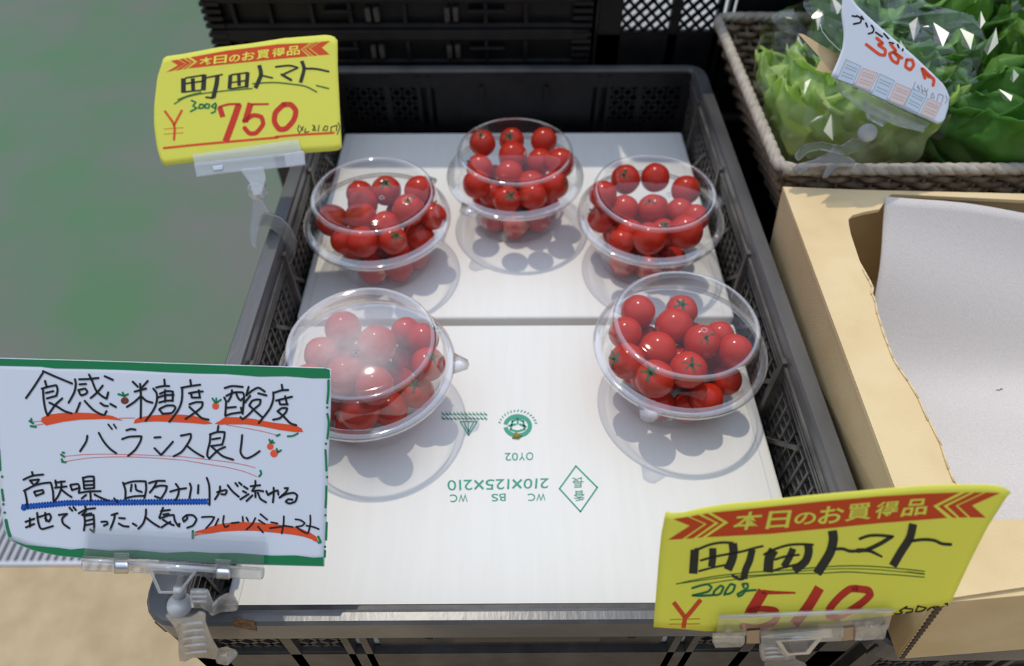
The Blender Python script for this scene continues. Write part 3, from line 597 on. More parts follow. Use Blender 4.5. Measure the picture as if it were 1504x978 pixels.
for k, L in TOM.items():
    c = PUN[k][0]; zc = ZC + (0.0012 if c[1] > 0.37 else 0) + 0.0004; items = []
    for i, (dx, dy, dz, r, ty) in enumerate(L):
        p = Vector((c[0] + dx, c[1] + dy, zc + dz)); d = ROT.transposed() @ (p - EYE); items.append((i, p, r, ty, CX + F_PX * d.x / -d.z, CY - F_PX * d.y / -d.z))
    up = sorted([t for t in items if L[t[0]][2] > 0.034], key=lambda t: t[5]); low = sorted([t for t in items if L[t[0]][2] <= 0.034], key=lambda t: t[4])
    nr = 3; per = math.ceil(len(up) / nr); rows = [up[i * per:(i + 1) * per] for i in range(nr)]
    named = {}
    for rn, row in zip(('back', 'middle', 'front'), rows):
        for j, t in enumerate(sorted(row, key=lambda t: t[4])): named[t[0]] = (ORD[j], 'upper ' + rn + ' row')
    for j, t in enumerate(low): named[t[0]] = (ORD[j], 'bottom layer')
    for i, p, r, ty, px, py in items:
        od, rw = named[i]
        a = thing('cherry_tomato', f"red cherry tomato{', calyx showing' if ty else ''}, {od} from left in {rw} of {PUN[k][2]} punnet", 'tomato', 'cherry tomatoes in the ' + PUN[k][2] + ' punnet', loc=p)
        toeye = (EYE - p).normalized()
        if ty == 1: ax = (toeye * 0.55 + Vector((rt.uniform(-.35, .35), rt.uniform(-.1, .3), 0.55))).normalized()
        elif ty == 2: ax = (Vector((dx_ := (p.x - c[0]), p.y - c[1], 0)).normalized() * 0.85 + Vector((0, 0.1, 0.5))).normalized()
        else: ax = Vector((rt.uniform(-.6, .6), rt.uniform(.3, 1), rt.uniform(-1, -.2))).normalized()
        b = bpy.data.objects.new('skin', tom_me[i % 4]); C.objects.link(b); b.parent = a; b.scale = (r,) * 3; b.rotation_euler = ax.to_track_quat('Z', 'Y').to_euler()
        s_ = bpy.data.objects.new('calyx', cal_me[(i + 1) % 4]); C.objects.link(s_); s_.parent = a; s_.scale = (r * 0.97,) * 3; s_.rotation_euler = b.rotation_euler

# ================================================================== BROWN CARDBOARD TRAY AT THE RIGHT
ZB0, ZB1 = ZR - 0.0535, ZR + 0.037
tray = thing('cardboard_tray', 'brown cardboard tray with torn inner edge at the right of the tomato crate', 'box', loc=(0.37, 0.26, ZB0))
def T(p): return Vector(p) - Vector((0.37, 0.26, ZB0))
tz = lambda px, py, z=0.037: T(at_z(px, py, z))
TA, TF = at_z(1150, 274, .037), at_z(1376, 881, .037); TB = at_z(1604, 289, .037); TBr = Vector((0.555, TB.y - .003, ZB1)); TFr = Vector((0.555, TF.y + 0.030, ZB1))
BA, BF = Vector((0.2045, 0.402, ZB0)), Vector((0.2085, 0.1145, ZB0)); BBr, BFr = Vector((0.550, 0.395, ZB0)), Vector((0.55, 0.1365, ZB0))
def wallq(a, b, c, d, th):   # a-b top, c-d bottom, thickened toward the inside th
    q = MB(); a, b = Vector(a) - Vector((0, 0, .0012)), Vector(b) - Vector((0, 0, .0012)); q.prism([T(a), T(b), T(c), T(d)], [T(a) + th, T(b) + th, T(c) + th, T(d) + th]); return q
wallq(TA, TF, BF, BA, Vector((0.003, 0, 0))).build('side_panel', M_BROWN, tray, False)
wallq(TBr, TFr, BFr, BBr, Vector((-0.003, 0, 0))).build('side_panel', M_BROWN, tray, False)
wallq(TA, TBr, BBr, BA, Vector((0, -0.003, 0))).build('back_panel', M_BROWN, tray, False)
fp = wallq(TF + Vector((0.0005, -0.0006, -0.0012)), TFr + Vector((0, -0.0006, -0.001)), BFr + Vector((0, -0.0015, -0.001)), BF + Vector((0.0005, -0.0015, -0.001)), Vector((0, 0.0036, 0))).build('front_panel', M_BROWN, tray, False)
q = MB(); q.prism([T(p) for p in (BA, BF, BFr, BBr)], [T(p) + Vector((0, 0, .003)) for p in (BA, BF, BFr, BBr)]); q.build('bottom', M_BROWN, tray, False)
LP = [(1150, 274), (1220, 277), (1300, 280), (1400, 283), (1504, 286), (1604, 289), (1604, 299), (1504, 294), (1400, 289), (1310, 285), (1302, 290), (1299, 297), (1292, 307), (1270, 311), (1252, 316), (1246, 322), (1247, 331), (1250, 345), (1257, 366), (1263, 384), (1270, 396), (1279, 412), (1284, 423), (1282, 433), (1287, 445), (1291, 462), (1297, 480), (1303, 497), (1306, 510), (1313, 527), (1324, 543), (1335, 560), (1350, 586), (1366, 618), (1384, 655), (1396, 690), (1404, 708), (1414, 726), (1428, 747), (1438, 757), (1450, 762), (1475, 764), (1504, 763), (1604, 760), (1700, 762), (1700, 838), (1604, 849), (1504, 862), (1376, 881)]
q = MB(); q.prism([tz(*p) - Vector((0, 0, 0.0026)) for p in LP], [tz(*p) for p in LP])
led = q.build('top_flaps', M_BROWN, tray, False)
q = MB()                                   # torn paper lip and creases of the left flap
rc = random.Random(4)
for a, b in zip(LP[20:37], LP[21:38]):
    q.tube([tz(a[0] - 2 + rc.uniform(-1.5, 1.5), a[1]) + Vector((0, 0, 0.0003)), tz(b[0] - 2 + rc.uniform(-1.5, 1.5), b[1]) + Vector((0, 0, 0.0004))], 0.0006, 6)
q.build('torn_edge', mat('torn_paper', (0.70, 0.55, 0.33), 0.9, 0.1, bump=0.4, bscale=600), led)
q = MB()
for k in range(17):
    s_ = (k + .5) / 17; p = TF.lerp(BF, s_); q.box(T(p) + Vector((0.0018, -0.0013, 0)), (0.0022, 0.0016, 0.0024), None)
q.build('corrugated_edge', mat('flute_hole', (0.10, 0.07, 0.04), 0.9), fp, False)
# ---- foam sheet
foam = MB()
def ff(u, v):
    y = 0.1235 + (0.3885 - 0.1235) * v
    yc = 0.290 + 0.035 * u; s1 = (y - yc) / 0.010; sp1 = 0.010 * (math.log1p(math.exp(-abs(s1))) + max(s1, 0)); z = -0.0480 + sp1 * 0.90
    x0 = 0.2245 + 0.036 * v ** 1.3 + 0.003 * math.sin(v * 9); x1 = 0.53
    x = x0 + (x1 - x0) * u
    yy = y - 0.030 * u * max(0, v - 0.3)
    z += 0.0022 * math.sin(yy * 95 + 2.0 * math.sin(u * 3)) * v + 0.0012 * math.sin(u * 14 + v * 5)
    return Vector((x - 0.37, yy - 0.26, z + 0.0535 + 0.0024))
foam.grid(ff, 60, 60)
M_FOAM = mat('foam_sheet', (0.72, 0.67, 0.63), 0.8, 0.25, col2=(0.80, 0.75, 0.71), vscale=900, bump=0.35, bscale=1400, transl=0.2)
fo = foam.build('foam_sheet', M_FOAM, solid=0.0012, loc=(0.37, 0.26, ZB0)); tag(fo, 'white foam sheet curving up inside the brown cardboard tray', 'packing foam')
q = MB(); p = at_z(1464, 574, -0.0440); q.sphere(p, 0.0022, 10, 6, (2.0, 0.7, 0.5)); q.sphere(p + Vector((.003, .0008, .0004)), 0.0014, 8, 5, (1.2, .8, .6)); tag(q.build('leaf_scrap', mat('olive_scrap', (0.15, 0.16, 0.05), 0.8)), 'olive leaf scrap lying on the white foam sheet', 'leaf')
q = MB(); p = at_y(1452, 881, 0.1175); q.sphere(p, 0.0024, 7, 5, (1, .7, 1)); o_ = q.build('foam_crumb', mat('foam_crumb', (0.7, 0.72, 0.76), 0.7), smooth=False); tag(o_, 'white crumb of foam stuck on the front of the cardboard tray', 'foam crumb')

# ================================================================== WICKER BASKET
M_WICK = mat('grey_wicker', (0.13, 0.095, 0.062), 0.6, 0.3, col2=(0.26, 0.19, 0.125), vscale=120, bump=0.3, bscale=500)
M_WICKRIM = mat('bleached_wicker_rim', (0.36, 0.31, 0.25), 0.6, 0.3, col2=(0.50, 0.44, 0.37), vscale=90, bump=0.5, bscale=350)
bx0, bx1_, by0, by1, bz0, bz1 = 0.1945, 0.590, 0.4145, 0.650, ZR - 0.0545, ZR + 0.044
bk = thing('wicker_basket', 'grey woven wicker basket holding the bagged lettuces', 'basket', loc=((bx0 + bx1_) / 2, (by0 + by1) / 2, bz0)); bo = Vector(bk.location)
FL = 0.045
def weave(a, b, z0, z1, nm, nrow):
    """one woven side from a to b"""
    a, b = Vector((*a, 0)), Vector((*b, 0)); L = (b - a).length; t = (b - a) / L; nrm = Vector((-t.y, t.x, 0)); q = MB(); ns = int(L / 0.013); cc = Vector(((bx0 + bx1_) / 2, (by0 + by1) / 2, 0)); hx, hy = (bx1_ - bx0) / 2, (by1 - by0) / 2
    def fl(p): k = (z1 - p.z) / (z1 - z0) * FL; r_ = p - cc; return Vector((cc.x + r_.x * (1 - k / hx), cc.y + r_.y * (1 - k * 0.5 / hy), p.z)) - bo
    for i in range(ns + 1): q.tube([fl(a + t * (L * i / ns) + Vector((0, 0, z0))), fl(a + t * (L * i / ns) + Vector((0, 0, z1)))], 0.0018, 6)
    for r in range(nrow):
        z = z0 + (z1 - z0) * (r + 0.5) / nrow; n = ns * 4
        q.tube([fl(a + t * (L * i / n) + nrm * (0.0026 * math.cos(PI * (i / 4 + r))) + Vector((0, 0, z + 0.0006 * math.sin(i * 1.7 + r * 3)))) for i in range(n + 1)], (z1 - z0) / nrow * 0.52, 5)
    return q.build(nm, M_WICK, bk)
for a, b in (((bx0, by0), (bx1_, by0)), ((bx0, by1), (bx1_, by1)), ((bx0, by0), (bx0, by1)), ((bx1_, by0), (bx1_, by1))): weave(a, b, bz0 + 0.003, bz1, 'woven_side', 16)
q = MB(); n = 26
for i in range(n):
    x = bx0 + FL + (bx1_ - bx0 - 2 * FL) * (i + .5) / n
    q.tube([Vector((x, by0 + .024 + (by1 - by0 - .048) * k / 80, bz0 + 0.005 + 0.0018 * math.cos(PI * (k / 3 + i)))) - bo for k in range(81)], 0.0062, 6)
for k in range(14):
    y = by0 + .024 + (by1 - by0 - .048) * (k + .5) / 14; q.tube([Vector((bx0 + FL, y, bz0 + 0.004)) - bo, Vector((bx1_ - FL, y, bz0 + 0.004)) - bo], 0.002, 6)
q.build('woven_bottom', mat('tan_wicker', (0.33, 0.23, 0.13), 0.6, 0.3, col2=(0.46, 0.33, 0.20), vscale=120, bump=0.3, bscale=500), bk)
q = MB(); rr = rrect(bx0, bx1_, by0, by1, 0.010, 4); loop = []
for i in range(len(rr)):
    a, b = Vector((*rr[i], bz1)), Vector((*rr[(i + 1) % len(rr)], bz1)); m_n = max(1, int((b - a).length / 0.004)); loop += [a.lerp(b, k / m_n) - bo for k in range(m_n)]
for ph in range(3):
    q.tube([p + Vector((0.0016 * math.cos(i * 0.9 + ph * 2.1), 0.0016 * math.cos(i * 0.9 + ph * 2.1), 0.0014 * math.sin(i * 0.9 + ph * 2.1))) for i, p in enumerate(loop)], 0.0033, 7, closed=True)
q.build('braided_rim', M_WICKRIM, bk)

# ================================================================== LETTUCES AND BAGS
def leafmat(name, base, tip, rib, lo=0.22, hi=0.85, tl=0.5):
    m = bpy.data.materials.new(name); m.use_nodes = True; n = m.node_tree; b = n.nodes['Principled BSDF']; N = n.nodes.new; L = n.links.new
    uv = N('ShaderNodeUVMap'); uv.uv_map = 'uv'; sp = N('ShaderNodeSeparateXYZ'); L(uv.outputs[0], sp.inputs[0])
    cr = N('ShaderNodeValToRGB'); cr.color_ramp.elements[0].color = (*base, 1); cr.color_ramp.elements[1].color = (*tip, 1); cr.color_ramp.elements[0].position = lo; cr.color_ramp.elements[1].position = hi
    tcn = N('ShaderNodeTexCoord'); nz = N('ShaderNodeTexNoise'); nz.inputs['Scale'].default_value = 45; nz.inputs['Detail'].default_value = 5; L(tcn.outputs['Object'], nz.inputs['Vector'])
    ma = N('ShaderNodeMath'); ma.operation = 'MULTIPLY_ADD'; ma.inputs[1].default_value = 0.5; L(nz.outputs[0], ma.inputs[0])
    mb_ = N('ShaderNodeMath'); mb_.operation = 'SUBTRACT'; mb_.inputs[1].default_value = 0.25; L(sp.outputs['Y'], mb_.inputs[0]); L(mb_.outputs[0], ma.inputs[2]); L(ma.outputs[0], cr.inputs[0])
    # midrib: distance of u from 0.5, fading toward the tip
    a1 = N('ShaderNodeMath'); a1.operation = 'SUBTRACT'; a1.inputs[1].default_value = 0.5; L(sp.outputs['X'], a1.inputs[0])
    a2 = N('ShaderNodeMath'); a2.operation = 'ABSOLUTE'; L(a1.outputs[0], a2.inputs[0])
    mr = N('ShaderNodeMapRange'); mr.inputs[1].default_value = 0.035; mr.inputs[2].default_value = 0.10; mr.inputs[3].default_value = 1; mr.inputs[4].default_value = 0; L(a2.outputs[0], mr.inputs[0])
    m2 = N('ShaderNodeMapRange'); m2.inputs[1].default_value = 0.9; m2.inputs[2].default_value = 0.3; m2.inputs[3].default_value = 0.05; m2.inputs[4].default_value = 1; L(sp.outputs['Y'], m2.inputs[0])
    mm = N('ShaderNodeMath'); mm.operation = 'MULTIPLY'; L(mr.outputs[0], mm.inputs[0]); L(m2.outputs[0], mm.inputs[1])
    mx = N('ShaderNodeMix'); mx.data_type = 'RGBA'; L(mm.outputs[0], mx.inputs[0]); L(cr.outputs[0], mx.inputs[6]); mx.inputs[7].default_value = (*rib, 1)
    L(mx.outputs[2], b.inputs['Base Color']); b.inputs['Roughness'].default_value = 0.42; b.inputs['Specular IOR Level'].default_value = 0.4
    wv = N('ShaderNodeTexVoronoi'); wv.inputs['Scale'].default_value = 130; L(tcn.outputs['Object'], wv.inputs['Vector'])
    bp = N('ShaderNodeBump'); bp.inputs['Strength'].default_value = 0.35; bp.inputs['Distance'].default_value = 0.002; L(wv.outputs['Distance'], bp.inputs['Height']); L(bp.outputs[0], b.inputs['Normal'])
    tr = N('ShaderNodeBsdfTranslucent'); L(mx.outputs[2], tr.inputs[0]); sh = N('ShaderNodeMixShader'); sh.inputs[0].default_value = tl; L(b.outputs[0], sh.inputs[1]); L(tr.outputs[0], sh.inputs[2]); L(sh.outputs[0], n.nodes['Material Output'].inputs[0])
    return m
M_LPALE = leafmat('pale_lettuce', (0.90, 0.93, 0.60), (0.60, 0.80, 0.24), (0.92, 0.95, 0.68), 0.45, 1.0, 0.6)
M_LDARK = leafmat('deep_green_lettuce', (0.48, 0.62, 0.24), (0.12, 0.33, 0.05), (0.60, 0.70, 0.38))
M_LMID = leafmat('mid_green_lettuce', (0.58, 0.70, 0.30), (0.20, 0.44, 0.07), (0.68, 0.76, 0.44))
def lettuce(label, base, axis, up, m, leaves, seed, frill=1.0):
    """leaves: (roll about the axis in degrees, splay, length, width, curl)"""
    rnd = random.Random(seed); t = thing('lettuce', label, 'lettuce', 'bagged lettuces in the basket', loc=base)
    ax = Vector(axis).normalized(); upv = Vector(up); upv = (upv - ax * upv.dot(ax)).normalized(); sd = ax.cross(upv)
    for (roll, splay, ln, wd, curl) in leaves:
        a = math.radians(roll); out = upv * math.cos(a) + sd * math.sin(a); side = ax.cross(out); q = MB(); uv = []
        ph = rnd.random() * 6; nu, nv = 32, 36; f1 = rnd.uniform(9, 13)
        spine = [out * 0.008]                                                  # stalk leaves the base outward, turns up, tip folds over
        for k_ in range(24):
            v_ = (k_ + .5) / 24; th = splay * (1 - v_) ** 1.1 + (0.10 + 0.1 * splay) - 0.25 * math.sin(v_ * PI) * splay + curl * v_ ** 3; spine.append(spine[-1] + (ax * math.cos(th) + out * math.sin(th)) * (ln / 24))
        def fn(u, v):
            uv.append((u, v)); s_ = (u - 0.5) * 2
            kk = int(v * 24 + 1e-6); fr = v * 24 - kk; P0 = spine[kk]; P1 = spine[min(24, kk + 1)]
            sp_ = P0.lerp(P1, fr)
            wv_ = wd * (0.42 + 0.58 * math.sin(min(1, v * 1.12) * PI * 0.62) ** 1.2) * (1 - max(0, v - 0.86) / 0.14 * 0.45)
            cup = -0.55 * s_ * s_ * wv_ * (1 - 0.5 * v)
            ruf = frill * (abs(s_) ** 2.2) * v * 0.009 * math.sin(f1 * v * 2.6 + ph + 2 * s_) + 0.005 * frill * v ** 3 * math.sin(s_ * 9 + ph) + 0.0028 * math.sin(v * 30 + s_ * 7 + ph) * v + 0.003 * math.sin(s_ * 11 + v * 9 + ph) * v
            rib = 0.004 * math.exp(-(s_ / 0.13) ** 2) * (1 - v)
            endr = 0.0035 * frill * v ** 4 * (math.sin(s_ * 17 + ph) + 0.6 * math.sin(s_ * 31 + 2 * ph))
            return sp_ + side * (s_ * wv_ * 0.5 + 0.004 * v * math.sin(v * 16 + ph) * abs(s_)) + out * (cup + ruf + rib) + ax * endr
        q.grid(fn, nu, nv); q.uv = uv; q.build('leaf', m, t, solid=0.0007)
    q = MB(); q.tube([-ax * 0.012, ax * 0.004, ax * 0.02], [0.011, 0.016, 0.012], 14); q.build('stem_base', mat('lettuce_stem', (0.70, 0.72, 0.52), 0.5, 0.4) if 'lettuce_stem' not in bpy.data.materials else bpy.data.materials['lettuce_stem'], t)
    return t
def bag(label, c, size, seed, rough=0.012, rot=0.0):
    rnd = random.Random(seed); q = MB(); ofs = Vector((rnd.random() * 9, rnd.random() * 9, rnd.random() * 9)); R = Matrix.Rotation(rot, 3, 'Z')
    def fn(u, v):
        a = 2 * PI * u; b = PI * v
        d = Vector((math.sin(b) * math.cos(a), math.sin(b) * math.sin(a), -math.cos(b)))
        e_ = 0.62; p = Vector([math.copysign(abs(k) ** e_, k) for k in d])
        p = Vector((p.x * size[0], p.y * size[1], p.z * size[2]))
        nn = noise.noise((p + ofs) * 20) * 0.5 - abs(noise.noise((p + ofs) * 34)) * 0.5 - abs(noise.noise((p * 1.7 + ofs) * 60)) * 0.25
        return R @ (p + d * (rough * nn))
    q.grid(fn, 40, 24)
    tri = []
    for f in q.f: tri += [(f[0], f[1], f[2]), (f[0], f[2], f[3])] if rnd.random() < .5 else [(f[0], f[1], f[3]), (f[1], f[2], f[3])]
    q.f = [t_ for t_ in tri if len(set(t_)) == 3]; q.m = [0] * len(q.f)
    o_ = q.build('plastic_bag', M_BAG, loc=c, smooth=False, weld=True); tag(o_, label, 'plastic bag', 'clear bags around the lettuces'); return o_
M_BAG = clear('bag_film', base=0.035, edge=0.38, power=2.4, haze=0.0, rough=0.09, crumple=0.7, cscale=42.0, tint=(0.985, 0.99, 0.99))
R_ = random.Random(5)
def leaves(n, s0, s1, l0, l1, w0, w1, c0, c1, r0=0, r1=360):
    return [(r0 + (r1 - r0) * i / n + R_.uniform(-12, 12), s0 + (s1 - s0) * R_.random(), R_.uniform(l0, l1), R_.uniform(w0, w1), R_.uniform(c0, c1)) for i in range(n)]
def head(n1, n2, n3, ln, wd):
    return leaves(n1, 1.15, 1.4, ln, ln * 1.12, wd, wd * 1.2, -0.35, 0.25) + leaves(n2, 0.8, 1.1, ln * .95, ln * 1.1, wd * .9, wd * 1.1, -0.5, 0.2, 25, 385) + leaves(n3, 0.4, 0.7, ln * .85, ln, wd * .8, wd, -0.6, 0.1, 10, 370)
lettuce('pale green lettuce lying at the left corner of the basket, under the 380 sign', (0.282, 0.494, ZR - 0.030), (0.02, 0.22, 0.9), (-0.9, -0.3, 0.2), M_LPALE, head(8, 7, 5, 0.118, 0.082), 1)
lettuce('dark green lettuce with long pale rib leaning at the right end of the basket', (0.415, 0.486, ZR - 0.024), (-0.30, 0.12, 0.85), (-0.4, -0.7, 0.4), M_LDARK, head(7, 6, 4, 0.140, 0.125), 2, 0.45)
lettuce('mid green lettuce behind the 380 sign in the middle of the basket', (0.330, 0.580, ZR - 0.010), (0.05, -0.15, 0.85), (0, -0.8, 0.4), M_LMID, head(8, 7, 6, 0.150, 0.10), 3)
lettuce('mid green lettuce at the far right corner of the basket', (0.460, 0.575, ZR - 0.010), (-0.10, -0.15, 0.85), (0.2, -0.8, 0.4), M_LMID, head(8, 7, 6, 0.155, 0.105), 4)
BAGS = []
BAGS.append(bag('crumpled clear bag around the pale lettuce at the basket corner', (0.276, 0.500, ZR + 0.052), (0.074, 0.072, 0.070), 1, 0.022, 0.3))
BAGS.append(bag('crumpled clear bag around the dark lettuce at the right of the basket', (0.430, 0.500, ZR + 0.062), (0.074, 0.072, 0.080), 2, 0.024, -0.2))
BAGS.append(bag('crumpled clear bag around the lettuce behind the 380 sign', (0.330, 0.585, ZR + 0.070), (0.08, 0.055, 0.088), 3, 0.024, 0.1))

M_FOLD = clear('bag_film_fold', base=0.04, edge=0.35, power=2.0, haze=0.07, rough=0.36)
rf = random.Random(9)
def folds(bag_o, pts):
    for (px_, py_, z, sz) in pts:
        p = at_z(px_, py_, z); v = (EYE - p).normalized(); n = (v - SUNDIR).normalized()
        n = (n + Vector((rf.uniform(-.10, .10), rf.uniform(-.10, .10), rf.uniform(-.05, .05)))).normalized()
        t = n.cross(Vector((rf.uniform(-1, 1), rf.uniform(-.4, .4), 0.3))).normalized(); s_ = n.cross(t); q = MB()
        A = p - bag_o.location
        k = [A - t * sz, A + t * sz * 0.9 + n * sz * .05, A + s_ * sz * rf.uniform(.3, .6) + t * sz * rf.uniform(-.3, .5), A - s_ * sz * .25 - n * sz * .25 + t * sz * .2]
        q.add(k, [(0, 1, 2), (0, 3, 1)]); q.build('film_fold', M_FOLD, bag_o, False, solid=0.0002)
folds(BAGS[2], [(1345, 42, .125, .010), (1378, 52, .125, .012), (1322, 70, .115, .006), (1225, 8, .12, .010)])
folds(BAGS[1], [(1418, 58, .125, .010), (1456, 62, .125, .013), (1488, 112, .10, .006), (1476, 140, .09, .007), (1440, 30, .13, .008)])
folds(BAGS[0], [(1186, 128, .075, .008), (1222, 186, .060, .012), (1205, 30, .10, .010), (1176, 60, .085, .007), (1200, 175, .06, .006)])

# ================================================================== SIGNS
def inklayer(name, m, parent, loc, fn):
    q = MB(); fn(q); l = Vector(loc); q.v = [tuple(Vector(p) - l) for p in q.v]
    return q.build(name, m, parent, False, recalc=False)
def card(name, label, surf, top, bot, lef, rig, m, loc, cat='sign'):
    t = thing(name, label, cat, loc=loc); q = coons(top, bot, lef, rig, surf); l = Vector(loc)
    q.v = [tuple(Vector(p) - l) for p in q.v]; o = q.build('card', m, t, True, solid=0.0005, recalc=False)
    # solidify away from the reader
    n = Vector((0, 0, 0)); o.data.update()
    nn = o.data.polygons[len(o.data.polygons) // 2].normal
    o.modifiers['solid'].offset = -1 if nn.dot(surf.n) > 0 else 1
    return t
K1 = 0.00006
# ---------- white hand-written sign at the lower left
SW = Sheet((-0.15, 0.131, ZR + 0.03), (0, -0.70711, 0.70711))
lw_ = SW(240, 830)
ws = card('shop_sign', 'white sign with green marker border and black handwriting, front left', SW,
    [(-6, 525.5), (120, 529), (243, 533), (480, 540), (486, 542)],
    [(14, 793), (25, 799), (49, 809), (86, 816.5), (120, 820), (211, 821), (300, 826), (390, 830), (476, 832)],
    [(-6, 525.5), (-7, 600), (-5, 650), (0, 735), (4, 768), (8, 785), (14, 793)],
    [(486, 542), (485.5, 600), (482, 680), (480, 750), (476, 832)], M_WHITEPAPER, lw_)
A_, B_, C_, D_, E_, F_, G_, H_ = (30, 530), (170, 540), (310, 540), (80, 610), (240, 620), (20, 680), (160, 680), (300, 690)
def big(q):
    S = lambda t, o, w_=26: strokes(q, t, o, 8, w_, SW, 4 * K1)
    S('65,435 160,300 262,140; 265,120 400,180 605,265; 288,235 308,310; 250,325 340,300 420,285 436,340 420,410; 265,340 275,480 300,600 320,640; 300,375 385,355; 310,440 420,410; 340,490 420,530 520,590 600,615; 490,440 410,515 320,640', A_)
    S('640,215 650,270 630,370 565,490; 690,215 800,212 915,200; 695,275 770,270; 680,340 700,390 720,405; 690,340 760,325 785,360 770,385 720,405; 805,160 840,230 885,340 940,400 1012,445 1030,370; 965,290 900,370 825,435; 990,180 1085,222; 700,490 655,600; 755,470 850,570 940,625 985,635 1010,590; 940,495 985,525 1025,530; 1055,505 1120,540', A_)
    S('200,165 258,222; 375,155 305,235; 222,280 355,245; 285,190 295,350 292,590; 285,340 220,400 130,460; 310,345 360,390 430,410; 440,245 480,300 480,400 440,500 350,625; 570,140 575,205; 475,232 560,215 625,215; 520,305 600,275 670,280 668,390; 490,350 580,325 680,318; 512,408 590,388 665,385; 578,262 580,400; 510,490 550,540; 520,480 600,445 680,445 702,470 660,530 550,540', B_)
    S('875,145 885,205; 770,235 880,215 990,200; 780,235 775,380 730,500 630,635; 860,300 940,285 1020,278; 885,300 892,350 990,350; 975,265 988,350; 865,430 940,405 1020,405 1010,460 940,520 820,600; 865,460 930,520 1010,590 1090,610', B_)
    S('160,238 250,215 370,225; 155,350 175,400 165,560; 180,330 270,290 370,290 388,330 370,530; 245,265 235,330 200,395; 290,290 320,360 350,385 372,360; 190,470 290,460; 170,565 240,540 345,525; 350,470 370,540; 440,225 415,320; 415,325 480,270 545,235 580,245 630,280; 555,300 650,325; 460,330 395,410; 450,440 480,390 540,372 582,378 570,430 500,490 430,560 370,605 345,580; 450,445 520,510 600,580', C_)
    S('830,200 840,260; 750,290 830,265 905,260; 730,290 730,370 690,480 560,650; 765,385 850,365 950,340; 800,385 810,430 900,430; 870,335 890,420; 780,510 830,475 895,475 880,520 810,590 730,610; 785,515 850,570 930,650 1000,675', C_)
    S('385,240 370,310 300,420; 520,205 580,310 650,390 725,445; 845,175 900,160 950,168; 795,278 880,250 1022,245 1010,300 950,400 865,475; 1175,260 1245,255; 1175,385 1252,465 1320,390 1390,310', D_, 25)
    S('630,105 675,160; 695,105 725,150', D_, 20)
    S('205,158 320,135 322,180 280,260 210,350 120,400; 285,285 370,350 470,408; 645,45 635,110; 550,140 545,230 520,330 515,395 540,425; 545,145 620,118 718,115 715,170 690,265; 575,200 665,185; 560,280 690,262; 725,290 640,330 540,425; 565,285 620,335 700,400 820,440; 925,150 915,260 905,350 940,410 990,422 1060,390 1130,340', E_, 25)
def small(q):
    S = lambda t, o, w_=25: strokes(q, t, o, 8, w_, SW, 4 * K1)
    S('215,105 228,150; 115,195 220,150 345,135; 190,205 300,190 270,235; 195,210 235,255 275,235; 120,325 230,270 330,240 435,230 460,330 468,440; 130,330 150,420 160,515; 240,340 262,385; 245,335 340,315 352,350 262,385', F_)
    S('490,205 500,270; 490,230 600,215; 485,290 620,275; 555,215 560,290 520,390 470,455; 560,310 620,360 680,400; 665,260 685,318; 670,255 755,245 775,290 685,318; 775,290 765,345; 815,170 828,300; 810,175 880,158 942,160 945,290; 830,215 935,210; 830,260 935,255; 830,303 945,293; 765,350 880,335 1020,330; 850,375 800,415; 900,330 905,440; 950,370 1030,410 1110,440; 1180,415 1222,460', F_)
    S('165,230 192,320 190,420; 180,245 290,215 430,215 436,310 415,410; 265,255 255,330; 310,255 320,315 385,340; 200,412 300,390 420,385; 470,235 560,210 655,210; 560,215 530,280 480,345; 520,290 600,265 680,270 665,330 610,415 540,390; 720,335 810,310 905,295; 785,245 820,300 810,380 780,435; 950,240 965,290 945,410; 1050,260 1045,355; 1150,175 1176,260 1182,380 1180,490', G_)
    S('150,262 250,235 265,250 245,290 200,285; 185,195 178,260 125,345; 275,180 330,250 405,315; 365,155 392,190; 410,150 438,175; 465,195 508,222; 455,250 492,268; 520,285 425,345; 600,130 600,190; 545,192 655,180; 600,190 560,250 640,242 692,252; 565,300 495,365; 600,260 600,320; 630,270 660,340 725,380; 730,250 745,292 800,262; 815,210 815,300 805,380; 750,295 830,250 865,240 870,290; 945,215 985,212 960,260 885,325; 885,325 960,285 1050,270 1092,300 1070,370 1000,395 955,375 985,345 1035,350', H_)
    S('140,690 240,655; 190,650 190,745; 145,755 240,715; 275,585 285,680 310,760 340,775 460,740; 275,640 420,595 438,640 412,690 370,650; 370,585 380,680; 530,610 630,595 570,650 580,710 655,765; 655,525 688,558; 702,518 730,552; 840,510 850,548; 765,590 850,545 955,530; 850,560 800,615 910,590; 830,620 836,700 825,790; 830,620 938,608 946,720 940,812 900,780; 840,680 930,660; 840,730 930,712; 1030,690 1095,688 1105,715 1060,735; 1150,610 1220,590; 1190,595 1180,660 1135,780; 1240,645 1305,650; 1235,710 1290,740 1350,745; 1400,710 1442,735', F_)
    S('435,545 430,620 400,710 345,770; 435,640 510,700 590,750; 635,525 590,640; 610,565 715,550; 640,605 700,595; 600,650 700,615 762,610 775,680 822,750 828,712; 720,690 670,720 615,755; 635,665 690,700 760,730; 910,612 920,650 880,690 865,650 915,612 990,615 1028,660 990,730 920,760', G_)
    S('1090,635 1180,630 1240,635 1200,700 1140,765; 1285,655 1250,730; 1350,620 1340,700 1365,755 1405,735', G_, 21)
    S('320,625 405,615; 450,550 455,605; 495,560 515,600; 600,565 560,640 495,700; 660,520 740,585; 640,590 710,635; 630,665 690,735; 785,615 860,630; 770,685 920,665; 935,545 930,640 910,745; 935,655 1035,670; 1070,580 1130,590 1182,625 1150,655 1080,668; 1080,668 1150,720 1200,745; 1245,535 1245,640 1220,745; 1200,655 1280,670 1345,695', H_, 21)
inklayer('large_lettering', I_BLACK, ws, lw_, big); inklayer('small_lettering', I_BLACK, ws, lw_, small)
